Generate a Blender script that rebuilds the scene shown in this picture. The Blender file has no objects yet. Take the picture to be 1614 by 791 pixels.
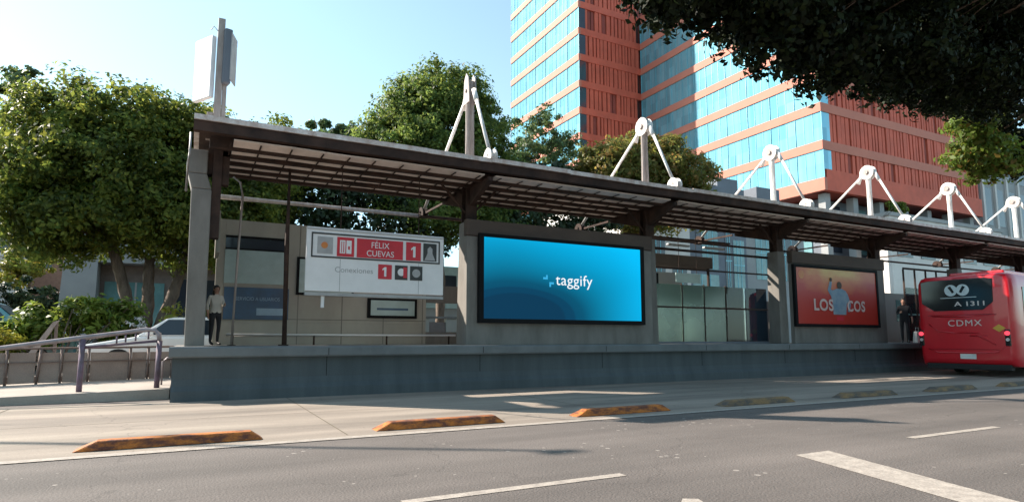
import bpy, bmesh, math, random
import numpy as np
from mathutils import Vector, Matrix
PI = math.pi
R = math.radians
scene = bpy.context.scene
col = scene.collection

# ------------------------------------------------------------------ camera
cam_data = bpy.data.cameras.new('camera')
cam = bpy.data.objects.new('camera', cam_data)
col.objects.link(cam)
cam.location = (0, 0, 1.2)
YAW, PITCH = R(27.615), R(6.46)
fwd = Vector((math.sin(YAW)*math.cos(PITCH), math.cos(YAW)*math.cos(PITCH), math.sin(PITCH)))
cam.rotation_euler = fwd.to_track_quat('-Z', 'Y').to_euler()
cam_data.sensor_width = 36.0
cam_data.lens = 36.0*962.5/1614
cam_data.shift_y = (425-395.5)/1614
cam_data.clip_start = 0.05
cam_data.clip_end = 3000
scene.camera = cam

# ------------------------------------------------------------------ sky, sun, exposure
SUN_EL = R(33)
sun_h = Vector((-1, 0.98, 0)).normalized()
sun_dir = Vector((sun_h.x*math.cos(SUN_EL), sun_h.y*math.cos(SUN_EL), math.sin(SUN_EL)))
world = bpy.data.worlds.new('World')
scene.world = world
world.use_nodes = True
wn = world.node_tree
sky = wn.nodes.new('ShaderNodeTexSky')
sky.sky_type = 'NISHITA'
sky.sun_disc = False
sky.sun_elevation = SUN_EL
sky.sun_rotation = math.atan2(sun_h.x, sun_h.y)
sky.altitude = 0
sky.air_density = 1.0
sky.dust_density = 0.45
sky.ozone_density = 2.0
bg = wn.nodes['Background']
tint = wn.nodes.new('ShaderNodeVectorMath')
tint.operation = 'MULTIPLY'
tint.inputs[1].default_value = (0.80, 1.06, 1.08)
hsv = wn.nodes.new('ShaderNodeHueSaturation')
hsv.inputs['Saturation'].default_value = 0.56
hsv.inputs['Value'].default_value = 1.28
wn.links.new(sky.outputs[0], hsv.inputs['Color'])
wn.links.new(hsv.outputs[0], tint.inputs[0])
wn.links.new(tint.outputs[0], bg.inputs[0])
bg.inputs[1].default_value = 0.09
sl = bpy.data.lights.new('sun', 'SUN')
sl.energy = 5.0
sl.angle = R(0.6)
sl.color = (1.0, 0.90, 0.78)
sun = bpy.data.objects.new('sun', sl)
col.objects.link(sun)
sun.rotation_euler = sun_dir.to_track_quat('Z', 'Y').to_euler()
vs = scene.view_settings
vs.view_transform = 'Standard'
vs.look = 'None'
vs.exposure = 1.2
vs.gamma = 1
vs.use_curve_mapping = False
scene.cycles.max_bounces = 8
scene.cycles.transparent_max_bounces = 16

# ------------------------------------------------------------------ materials
M = {}
def _nt(name):
    m = bpy.data.materials.new(name)
    m.use_nodes = True
    n = m.node_tree
    return m, n, n.nodes['Principled BSDF']

def mat(name, c, rough=0.6, metal=0.0, nscale=3.0, namt=0.18, c2=None, bump=0.0, bscale=40.0,
        stretch=(1, 1, 1), spec=0.5, coat=0.0, fine=0.0, speck=None, wear=0.0, lo=0.32, hi=0.68):
    """colour broken up by two octaves of noise; c2 = stain colour"""
    m, n, p = _nt(name)
    p.inputs['Roughness'].default_value = rough
    p.inputs['Metallic'].default_value = metal
    p.inputs['Specular IOR Level'].default_value = spec
    p.inputs['Coat Weight'].default_value = coat
    geo = n.nodes.new('ShaderNodeNewGeometry')
    mp = n.nodes.new('ShaderNodeMapping')
    mp.inputs['Scale'].default_value = stretch
    n.links.new(geo.outputs['Position'], mp.inputs['Vector'])
    nz = n.nodes.new('ShaderNodeTexNoise')
    nz.inputs['Scale'].default_value = nscale
    nz.inputs['Detail'].default_value = 6
    nz.inputs['Roughness'].default_value = 0.65
    n.links.new(mp.outputs[0], nz.inputs['Vector'])
    rp = n.nodes.new('ShaderNodeValToRGB')
    rp.color_ramp.elements[0].position = lo
    rp.color_ramp.elements[1].position = hi
    if c2 is None:
        a = [max(0, v*(1-namt)) for v in c]
        b = [min(1, v*(1+namt)) for v in c]
    else:
        a, b = c2, c
    rp.color_ramp.elements[0].color = (*a, 1)
    rp.color_ramp.elements[1].color = (*b, 1)
    n.links.new(nz.outputs[0], rp.inputs[0])
    out = rp.outputs[0]
    if fine > 0:
        n2 = n.nodes.new('ShaderNodeTexNoise')
        n2.inputs['Scale'].default_value = 55
        n2.inputs['Detail'].default_value = 3
        n.links.new(geo.outputs['Position'], n2.inputs['Vector'])
        mr = n.nodes.new('ShaderNodeMapRange')
        mr.inputs[1].default_value = 0.3
        mr.inputs[2].default_value = 0.7
        mr.inputs[3].default_value = 1-fine
        mr.inputs[4].default_value = 1+fine
        n.links.new(n2.outputs[0], mr.inputs[0])
        mx = n.nodes.new('ShaderNodeVectorMath')
        mx.operation = 'SCALE'
        n.links.new(out, mx.inputs[0])
        n.links.new(mr.outputs[0], mx.inputs['Scale'])
        out = mx.outputs[0]
    if wear:
        sp = n.nodes.new('ShaderNodeSeparateXYZ')
        n.links.new(geo.outputs['Position'], sp.inputs[0])
        wz = n.nodes.new('ShaderNodeTexNoise')
        wz.inputs['Scale'].default_value = 1.0
        wz.inputs['Detail'].default_value = 5
        mp2 = n.nodes.new('ShaderNodeMapping')
        mp2.inputs['Scale'].default_value = (0.12, 1.3, 1)
        n.links.new(geo.outputs['Position'], mp2.inputs['Vector'])
        n.links.new(mp2.outputs[0], wz.inputs['Vector'])
        m1 = n.nodes.new('ShaderNodeMapRange')
        m1.inputs[1].default_value = 0.35
        m1.inputs[2].default_value = 0.65
        m1.inputs[3].default_value = 1-wear
        m1.inputs[4].default_value = 1+wear
        n.links.new(wz.outputs[0], m1.inputs[0])
        s1 = n.nodes.new('ShaderNodeVectorMath')
        s1.operation = 'SCALE'
        n.links.new(out, s1.inputs[0])
        n.links.new(m1.outputs[0], s1.inputs['Scale'])
        # cracks: warped cell borders, broken up by noise
        wp = n.nodes.new('ShaderNodeTexNoise')
        wp.inputs['Scale'].default_value = 2.0
        wp.inputs['Detail'].default_value = 5
        n.links.new(geo.outputs['Position'], wp.inputs['Vector'])
        va = n.nodes.new('ShaderNodeVectorMath')
        va.operation = 'MULTIPLY_ADD'
        n.links.new(wp.outputs['Color'], va.inputs[0])
        va.inputs[1].default_value = (0.7, 0.7, 0)
        n.links.new(geo.outputs['Position'], va.inputs[2])
        vo = n.nodes.new('ShaderNodeTexVoronoi')
        vo.feature = 'DISTANCE_TO_EDGE'
        vo.inputs['Scale'].default_value = 0.30
        n.links.new(va.outputs[0], vo.inputs['Vector'])
        m2 = n.nodes.new('ShaderNodeMapRange')
        m2.inputs[1].default_value = 0.0
        m2.inputs[2].default_value = 0.004
        m2.inputs[3].default_value = 0.72
        m2.inputs[4].default_value = 1.0
        n.links.new(vo.outputs['Distance'], m2.inputs[0])
        s2 = n.nodes.new('ShaderNodeVectorMath')
        s2.operation = 'SCALE'
        n.links.new(s1.outputs[0], s2.inputs[0])
        n.links.new(m2.outputs[0], s2.inputs['Scale'])
        out = s2.outputs[0]
    if speck:
        n4 = n.nodes.new('ShaderNodeTexVoronoi')
        n4.inputs['Scale'].default_value = 6
        n.links.new(geo.outputs['Position'], n4.inputs['Vector'])
        n5 = n.nodes.new('ShaderNodeTexNoise')
        n5.inputs['Scale'].default_value = 0.8
        n5.inputs['Detail'].default_value = 5
        n.links.new(geo.outputs['Position'], n5.inputs['Vector'])
        lim = n.nodes.new('ShaderNodeMapRange')
        lim.inputs[1].default_value = 0.5
        lim.inputs[2].default_value = 0.72
        lim.inputs[3].default_value = 0.03
        lim.inputs[4].default_value = 0.24
        n.links.new(n5.outputs[0], lim.inputs[0])
        lt = n.nodes.new('ShaderNodeMath')
        lt.operation = 'LESS_THAN'
        n.links.new(n4.outputs['Distance'], lt.inputs[0])
        n.links.new(lim.outputs[0], lt.inputs[1])
        mc = n.nodes.new('ShaderNodeMix')
        mc.data_type = 'RGBA'
        n.links.new(lt.outputs[0], mc.inputs['Factor'])
        n.links.new(out, mc.inputs['A'])
        mc.inputs['B'].default_value = (*speck, 1)
        out = mc.outputs['Result']
    n.links.new(out, p.inputs['Base Color'])
    if bump > 0:
        n3 = n.nodes.new('ShaderNodeTexNoise')
        n3.inputs['Scale'].default_value = bscale
        n3.inputs['Detail'].default_value = 4
        n.links.new(geo.outputs['Position'], n3.inputs['Vector'])
        bp = n.nodes.new('ShaderNodeBump')
        bp.inputs['Strength'].default_value = bump
        bp.inputs['Distance'].default_value = 0.02
        n.links.new(n3.outputs[0], bp.inputs['Height'])
        n.links.new(bp.outputs[0], p.inputs['Normal'])
    M[name] = m
    return m

def leafmat(name, cols, trans=0.42, spec=0.3):
    m, n, p = _nt(name)
    geo = n.nodes.new('ShaderNodeNewGeometry')
    rp = n.nodes.new('ShaderNodeValToRGB')
    els = rp.color_ramp.elements
    els[0].color = (*cols[0], 1)
    els[1].color = (*cols[-1], 1)
    for i, c in enumerate(cols[1:-1]):
        e = els.new((i+1)/(len(cols)-1))
        e.color = (*c, 1)
    nz = n.nodes.new('ShaderNodeTexNoise')
    nz.inputs['Scale'].default_value = 0.9
    nz.inputs['Detail'].default_value = 3
    n.links.new(geo.outputs['Position'], nz.inputs['Vector'])
    hv = n.nodes.new('ShaderNodeMapRange')
    hv.inputs[1].default_value = 0.34
    hv.inputs[2].default_value = 0.66
    hv.inputs[3].default_value = 0.62
    hv.inputs[4].default_value = 1.45
    n.links.new(nz.outputs[0], hv.inputs[0])
    n.links.new(geo.outputs['Random Per Island'], rp.inputs[0])
    p.inputs['Roughness'].default_value = 0.5
    p.inputs['Specular IOR Level'].default_value = spec
    hc = n.nodes.new('ShaderNodeVectorMath')
    hc.operation = 'SCALE'
    n.links.new(rp.outputs[0], hc.inputs[0])
    n.links.new(hv.outputs[0], hc.inputs['Scale'])
    n.links.new(hc.outputs[0], p.inputs['Base Color'])
    tr = n.nodes.new('ShaderNodeBsdfTranslucent')
    hs = n.nodes.new('ShaderNodeHueSaturation')
    hs.inputs['Value'].default_value = 1.3
    hs.inputs['Hue'].default_value = 0.485
    n.links.new(hc.outputs[0], hs.inputs['Color'])
    n.links.new(hs.outputs[0], tr.inputs['Color'])
    mx = n.nodes.new('ShaderNodeMixShader')
    mx.inputs[0].default_value = trans
    n.links.new(p.outputs[0], mx.inputs[1])
    n.links.new(tr.outputs[0], mx.inputs[2])
    n.links.new(mx.outputs[0], n.nodes['Material Output'].inputs[0])
    M[name] = m

def glassmat(name, tint, body, body_amt, rough=0.03):
    """thin pane: mostly see-through, a little body colour, mirror by fresnel"""
    m, n, p = _nt(name)
    n.nodes.remove(p)
    t = n.nodes.new('ShaderNodeBsdfTransparent')
    t.inputs[0].default_value = (*tint, 1)
    d = n.nodes.new('ShaderNodeBsdfDiffuse')
    d.inputs[0].default_value = (*body, 1)
    g = n.nodes.new('ShaderNodeBsdfGlossy')
    g.inputs['Roughness'].default_value = rough
    a = n.nodes.new('ShaderNodeMixShader')
    geo = n.nodes.new('ShaderNodeNewGeometry')
    nz = n.nodes.new('ShaderNodeTexNoise')
    nz.inputs['Scale'].default_value = 1.3
    n.links.new(geo.outputs['Position'], nz.inputs['Vector'])
    mr = n.nodes.new('ShaderNodeMapRange')
    mr.inputs[1].default_value = 0.3
    mr.inputs[2].default_value = 0.7
    mr.inputs[3].default_value = body_amt*0.7
    mr.inputs[4].default_value = min(1, body_amt*1.25)
    n.links.new(nz.outputs[0], mr.inputs[0])
    n.links.new(mr.outputs[0], a.inputs[0])
    n.links.new(t.outputs[0], a.inputs[1])
    n.links.new(d.outputs[0], a.inputs[2])
    fr = n.nodes.new('ShaderNodeFresnel')
    fr.inputs[0].default_value = 1.45
    b = n.nodes.new('ShaderNodeMixShader')
    n.links.new(fr.outputs[0], b.inputs[0])
    n.links.new(a.outputs[0], b.inputs[1])
    n.links.new(g.outputs[0], b.inputs[2])
    n.links.new(b.outputs[0], n.nodes['Material Output'].inputs[0])
    M[name] = m

def emit(name, c, s):
    m, n, p = _nt(name)
    p.inputs['Base Color'].default_value = (0.01, 0.01, 0.01, 1)
    p.inputs['Emission Color'].default_value = (*c, 1)
    p.inputs['Emission Strength'].default_value = s
    M[name] = m

mat('asphalt', (0.118, 0.099, 0.089), 0.9, nscale=0.35, namt=0.14, bump=0.5, bscale=45, fine=0.24, speck=(0.27, 0.235, 0.21), wear=0.17)
mat('concrete_lane', (0.30, 0.248, 0.20), 0.9, nscale=0.5, c2=(0.21, 0.17, 0.14), bump=0.2, bscale=50, fine=0.12, stretch=(0.35, 1, 1), wear=0.26)
mat('lane_paint', (0.42, 0.365, 0.315), 0.85, nscale=9, c2=(0.27, 0.23, 0.20), fine=0.2)
mat('paving', (0.36, 0.31, 0.27), 0.9, nscale=1.2, namt=0.15, bump=0.2, fine=0.06)
mat('soil', (0.10, 0.08, 0.05), 0.95, nscale=2, namt=0.3)
mat('platform_paint', (0.078, 0.094, 0.104), 0.7, nscale=1.1, c2=(0.048, 0.060, 0.068), stretch=(2.2, 1, 0.25), bump=0.15, fine=0.08)
mat('platform_cap', (0.14, 0.15, 0.155), 0.8, nscale=2.0, namt=0.15, bump=0.1)
mat('grey_concrete', (0.23, 0.212, 0.192), 0.85, nscale=1.6, c2=(0.14, 0.128, 0.115), stretch=(1.2, 1.2, 0.4), bump=0.15, fine=0.04)
mat('wall_panel', (0.40, 0.375, 0.325), 0.8, nscale=1.2, c2=(0.32, 0.30, 0.26), stretch=(1, 1, 0.5))
mat('brown_concrete', (0.11, 0.08, 0.062), 0.85, nscale=1.6, c2=(0.07, 0.05, 0.042), stretch=(0.5, 1, 1))
mat('rust_steel', (0.080, 0.047, 0.036), 0.8, spec=0.2, nscale=2.2, c2=(0.026, 0.019, 0.017), bump=0.1)
mat('flashing', (0.82, 0.77, 0.74), 0.6, nscale=4, c2=(0.48, 0.36, 0.30), stretch=(1.2, 1, 1))
mat('ceiling_panel', (0.78, 0.66, 0.59), 0.7, nscale=3, namt=0.12)
mat('white_steel', (0.80, 0.78, 0.75), 0.45, nscale=3, c2=(0.52, 0.46, 0.42), stretch=(2, 2, 0.4), lo=0.36, hi=0.56)
mat('weathered_steel', (0.42, 0.36, 0.33), 0.6, nscale=4, c2=(0.24, 0.19, 0.17), stretch=(2, 2, 0.4))
mat('grey_steel', (0.34, 0.33, 0.33), 0.5, metal=0.3, nscale=4, namt=0.15)
mat('dark_frame', (0.008, 0.008, 0.009), 0.75, spec=0.15)
mat('sign_white', (0.74, 0.72, 0.72), 0.5, nscale=2, namt=0.06)
mat('sign_red', (0.55, 0.02, 0.035), 0.5, nscale=4, namt=0.08)
mat('sign_black', (0.03, 0.03, 0.03), 0.5)
mat('sign_grey', (0.36, 0.35, 0.35), 0.5)
mat('poster_blue', (0.035, 0.10, 0.20), 0.4, nscale=2.2, c2=(0.03, 0.055, 0.10))
mat('poster_pale_blue', (0.25, 0.36, 0.46), 0.5)
mat('poster_red', (0.50, 0.055, 0.025), 0.45, nscale=1.2, c2=(0.62, 0.13, 0.03))
mat('poster_orange', (0.55, 0.24, 0.05), 0.45, nscale=1.8, c2=(0.6, 0.12, 0.03))
mat('figure_blue', (0.12, 0.22, 0.32), 0.5, nscale=4, c2=(0.26, 0.33, 0.38))
mat('letter_pink', (0.62, 0.46, 0.42), 0.5)
mat('map_paper', (0.36, 0.46, 0.45), 0.4, nscale=3, namt=0.1)
mat('separator', (0.50, 0.150, 0.02), 0.78, nscale=4.5, c2=(0.13, 0.04, 0.022), stretch=(1, 1, 2.5), bump=0.3, fine=0.2, lo=0.40, hi=0.58)
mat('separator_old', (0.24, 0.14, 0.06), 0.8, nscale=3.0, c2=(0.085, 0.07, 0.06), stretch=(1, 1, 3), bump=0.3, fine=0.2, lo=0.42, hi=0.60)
mat('purple_paint', (0.17, 0.115, 0.18), 0.5, nscale=9, c2=(0.11, 0.08, 0.09))
mat('rail_steel', (0.30, 0.26, 0.275), 0.45, metal=0.3, nscale=5, namt=0.2)
mat('brown_rail', (0.15, 0.105, 0.09), 0.6, nscale=5, namt=0.2)
mat('brown_mesh', (0.30, 0.235, 0.20), 0.8, nscale=2, c2=(0.22, 0.165, 0.14), fine=0.15)
mat('bus_red', (0.56, 0.008, 0.018), 0.3, nscale=2, namt=0.06, coat=0.35)
mat('bus_black', (0.012, 0.012, 0.014), 0.12, namt=0.0)
mat('rubber', (0.02, 0.02, 0.02), 0.85)
mat('silver', (0.62, 0.55, 0.52), 0.35, metal=0.2, namt=0.05)
mat('yellow', (0.65, 0.38, 0.05), 0.5)
mat('plate_white', (0.62, 0.62, 0.60), 0.5)
mat('logo_pale', (0.52, 0.60, 0.62), 0.4)
mat('car_white', (0.80, 0.80, 0.80), 0.22, namt=0.02, coat=0.5)
mat('car_teal', (0.16, 0.36, 0.40), 0.22, namt=0.03, coat=0.5)
mat('car_glass', (0.02, 0.03, 0.04), 0.05, namt=0.0, spec=0.8)
mat('bark', (0.17, 0.12, 0.09), 0.9, nscale=5, c2=(0.08, 0.055, 0.04), stretch=(2, 2, 0.5), bump=0.5, bscale=14)
mat('terracotta_band', (0.50, 0.165, 0.11), 0.7, nscale=0.4, namt=0.08)
mat('terracotta_fin', (0.56, 0.105, 0.058), 0.7, nscale=0.5, namt=0.15)
mat('terracotta_wall', (0.26, 0.05, 0.034), 0.75, nscale=0.5, namt=0.2)
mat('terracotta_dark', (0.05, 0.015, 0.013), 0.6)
mat('mullion_pale', (0.16, 0.40, 0.47), 0.4, metal=0.2)
mat('grey_facade', (0.30, 0.30, 0.30), 0.8, nscale=0.4, namt=0.12)
mat('slate_facade', (0.135, 0.15, 0.18), 0.7, nscale=0.4, namt=0.15)
mat('pale_facade', (0.62, 0.58, 0.55), 0.7, nscale=0.4, namt=0.1)
mat('dark_window', (0.03, 0.035, 0.05), 0.1, namt=0.2, nscale=0.5)
mat('teal_window', (0.14, 0.27, 0.28), 0.1, namt=0.3, nscale=0.6)
mat('brown_facade', (0.19, 0.15, 0.135), 0.8, namt=0.15)
mat('roof_clay', (0.35, 0.18, 0.12), 0.8)
mat('skin', (0.42, 0.22, 0.15), 0.6, namt=0.05)
mat('hair', (0.015, 0.012, 0.010), 0.6)
mat('cloth_cream', (0.55, 0.50, 0.44), 0.85, namt=0.12)
mat('cloth_dark', (0.02, 0.02, 0.024), 0.85)
mat('cloth_white', (0.62, 0.60, 0.58), 0.85)
mat('shoe', (0.03, 0.025, 0.025), 0.6)
leafmat('leaf_ficus', [(0.044, 0.083, 0.018), (0.105, 0.143, 0.026), (0.192, 0.211, 0.036), (0.062, 0.103, 0.021)], 0.617)
leafmat('leaf_tall', [(0.062, 0.120, 0.031), (0.130, 0.189, 0.043), (0.185, 0.226, 0.048), (0.074, 0.137, 0.043)], 0.618)
leafmat('leaf_olive', [(0.088, 0.115, 0.029), (0.177, 0.159, 0.039), (0.133, 0.165, 0.035), (0.265, 0.153, 0.045)], 0.553)
leafmat('leaf_blue', [(0.054, 0.107, 0.047), (0.099, 0.142, 0.058), (0.071, 0.124, 0.043), (0.142, 0.161, 0.047)])
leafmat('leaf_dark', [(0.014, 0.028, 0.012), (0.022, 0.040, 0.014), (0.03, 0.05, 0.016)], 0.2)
leafmat('leaf_shade', [(0.008, 0.011, 0.007), (0.012, 0.017, 0.009), (0.022, 0.032, 0.010), (0.010, 0.015, 0.009)], 0.14, 0.08)  # backlit shade of the roadside tree put into a near black leaf colour
leafmat('leaf_light', [(0.12, 0.19, 0.03), (0.16, 0.22, 0.035), (0.08, 0.15, 0.025), (0.20, 0.13, 0.03)], 0.5)
leafmat('leaf_broad', [(0.12, 0.19, 0.025), (0.21, 0.27, 0.04), (0.08, 0.15, 0.02), (0.28, 0.30, 0.07)], 0.45)
leafmat('leaf_yellow', [(0.25, 0.24, 0.03), (0.16, 0.20, 0.03), (0.32, 0.26, 0.04)], 0.35)
glassmat('green_glass', (0.72, 0.82, 0.76), (0.24, 0.33, 0.28), 0.45, 0.1)
glassmat('clear_glass', (0.82, 0.86, 0.86), (0.24, 0.27, 0.27), 0.12)
glassmat('dark_glass', (0.35, 0.42, 0.48), (0.035, 0.06, 0.09), 0.5)

# curtain-wall glass: tinted mirror
def mirror_glass(name, c, c_dark):
    m, n, p = _nt(name)
    p.inputs['Metallic'].default_value = 0.42
    p.inputs['Roughness'].default_value = 0.08
    geo = n.nodes.new('ShaderNodeNewGeometry')
    mp = n.nodes.new('ShaderNodeMapping')
    mp.inputs['Scale'].default_value = (1.1, 1.1, 0.02)
    n.links.new(geo.outputs['Position'], mp.inputs['Vector'])
    nz = n.nodes.new('ShaderNodeTexNoise')
    nz.inputs['Scale'].default_value = 1.0
    nz.inputs['Detail'].default_value = 4
    n.links.new(mp.outputs[0], nz.inputs['Vector'])
    rp = n.nodes.new('ShaderNodeValToRGB')
    rp.color_ramp.elements[0].position = 0.35
    rp.color_ramp.elements[1].position = 0.62
    rp.color_ramp.elements[0].color = (*c_dark, 1)
    rp.color_ramp.elements[1].color = (*c, 1)
    n.links.new(nz.outputs[0], rp.inputs[0])
    cl = n.nodes.new('ShaderNodeVectorMath')
    cl.operation = 'SNAP'
    cl.inputs[1].default_value = (1.0, 1.0, 3.8)
    n.links.new(geo.outputs['Position'], cl.inputs[0])
    wn_ = n.nodes.new('ShaderNodeTexWhiteNoise')
    n.links.new(cl.outputs[0], wn_.inputs['Vector'])
    mr = n.nodes.new('ShaderNodeMapRange')
    mr.inputs[3].default_value = 0.80
    mr.inputs[4].default_value = 1.12
    n.links.new(wn_.outputs['Value'], mr.inputs[0])
    sc_ = n.nodes.new('ShaderNodeVectorMath')
    sc_.operation = 'SCALE'
    n.links.new(rp.outputs[0], sc_.inputs[0])
    n.links.new(mr.outputs[0], sc_.inputs['Scale'])
    n.links.new(sc_.outputs[0], p.inputs['Base Color'])
    M[name] = m
mirror_glass('tower_glass', (0.235, 0.50, 0.585), (0.16, 0.40, 0.49))

# lit advertising screen: the picture it shows (dark blob in cyan), laid out on the screen's own surface
def screen_mat():
    m, n, p = _nt('screen_picture')
    p.inputs['Base Color'].default_value = (0.004, 0.004, 0.004, 1)
    p.inputs['Roughness'].default_value = 0.3
    p.inputs['Specular IOR Level'].default_value = 0.04
    tc = n.nodes.new('ShaderNodeTexCoord')
    sx = n.nodes.new('ShaderNodeSeparateXYZ')
    n.links.new(tc.outputs['Generated'], sx.inputs[0])
    def mth(op, a, b):
        k = n.nodes.new('ShaderNodeMath')
        k.operation = op
        for i, v in enumerate((a, b)):
            if isinstance(v, (int, float)):
                k.inputs[i].default_value = v
            else:
                n.links.new(v, k.inputs[i])
        return k.outputs[0]
    def dist(cx, cz, sxx, szz):
        a = mth('MULTIPLY', mth('SUBTRACT', sx.outputs[0], cx), sxx)
        b = mth('MULTIPLY', mth('SUBTRACT', sx.outputs[2], cz), szz)
        return mth('SQRT', mth('ADD', mth('MULTIPLY', a, a), mth('MULTIPLY', b, b)), 0)
    d = dist(0.20, 0.0, 0.80, 0.66)
    tilt = mth('MULTIPLY', sx.outputs[0], 0.02)
    nz = n.nodes.new('ShaderNodeTexNoise')
    nz.inputs['Scale'].default_value = 1.6
    nz.inputs['Detail'].default_value = 0
    n.links.new(tc.outputs['Generated'], nz.inputs['Vector'])
    wob = mth('MULTIPLY', mth('SUBTRACT', nz.outputs[0], 0.5), 0.16)
    v = mth('ADD', mth('ADD', d, tilt), wob)
    rp = n.nodes.new('ShaderNodeValToRGB')
    els = rp.color_ramp.elements
    els[0].position, els[0].color = 0.215, (0.002, 0.040, 0.092, 1)
    els[1].position, els[1].color = 0.225, (0.0015, 0.052, 0.115, 1)
    for pos, c in ((0.275, (0.0015, 0.054, 0.118)), (0.285, (0.001, 0.075, 0.15)), (0.33, (0.0008, 0.085, 0.165)),
                   (0.44, (0.0005, 0.19, 0.34)), (0.60, (0.0005, 0.33, 0.60)), (0.80, (0.0005, 0.50, 0.92)), (0.95, (0.0005, 0.56, 1.0))):
        e = els.new(pos)
        e.color = (*c, 1)
    n.links.new(v, rp.inputs[0])
    n.links.new(rp.outputs[0], p.inputs['Emission Color'])
    p.inputs['Emission Strength'].default_value = 0.46
    M['screen_picture'] = m
screen_mat()
def poster_mat():
    m, n, p = _nt('poster_picture')
    p.inputs['Roughness'].default_value = 0.4
    tc = n.nodes.new('ShaderNodeTexCoord')
    mp = n.nodes.new('ShaderNodeMapping')
    mp.inputs['Location'].default_value = (-0.48, 0, -1.0)
    mp.inputs['Scale'].default_value = (1, 0, 0.85)
    mp.vector_type = 'POINT'
    n.links.new(tc.outputs['Generated'], mp.inputs['Vector'])
    ln = n.nodes.new('ShaderNodeVectorMath')
    ln.operation = 'LENGTH'
    n.links.new(mp.outputs[0], ln.inputs[0])
    nz = n.nodes.new('ShaderNodeTexNoise')
    nz.inputs['Scale'].default_value = 5
    nz.inputs['Detail'].default_value = 4
    n.links.new(tc.outputs['Generated'], nz.inputs['Vector'])
    ad = n.nodes.new('ShaderNodeMath')
    ad.operation = 'MULTIPLY_ADD'
    n.links.new(nz.outputs[0], ad.inputs[0])
    ad.inputs[1].default_value = 0.5
    n.links.new(ln.outputs[1], ad.inputs[2])
    rp = n.nodes.new('ShaderNodeValToRGB')
    e = rp.color_ramp.elements
    e[0].position, e[0].color = 0.40, (0.62, 0.36, 0.07, 1)
    e[1].position, e[1].color = 0.88, (0.46, 0.03, 0.018, 1)
    k = e.new(0.62)
    k.color = (0.56, 0.13, 0.025, 1)
    n.links.new(ad.outputs[0], rp.inputs[0])
    n.links.new(rp.outputs[0], p.inputs['Base Color'])
    M['poster_picture'] = m
poster_mat()
emit('screen_white', (0.95, 0.98, 1.0), 0.45)
emit('screen_cyan', (0.03, 0.42, 0.75), 0.45)
emit('tail_lamp', (1.0, 0.06, 0.10), 0.7)

# ------------------------------------------------------------------ object helpers
def wloc(p):
    v = Vector((0, 0, 0))
    while p is not None:
        v += p.location
        p = p.parent
    return v

def tag(o, label=None, cat=None, group=None, kind=None):
    for k, v in (('label', label), ('category', cat), ('group', group), ('kind', kind)):
        if v:
            o[k] = v
    return o

def thing(name, loc, label, cat, group=None):
    o = bpy.data.objects.new(name, None)
    o.empty_display_size = 0.2
    o.location = loc
    col.objects.link(o)
    return tag(o, label, cat, group)

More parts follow.
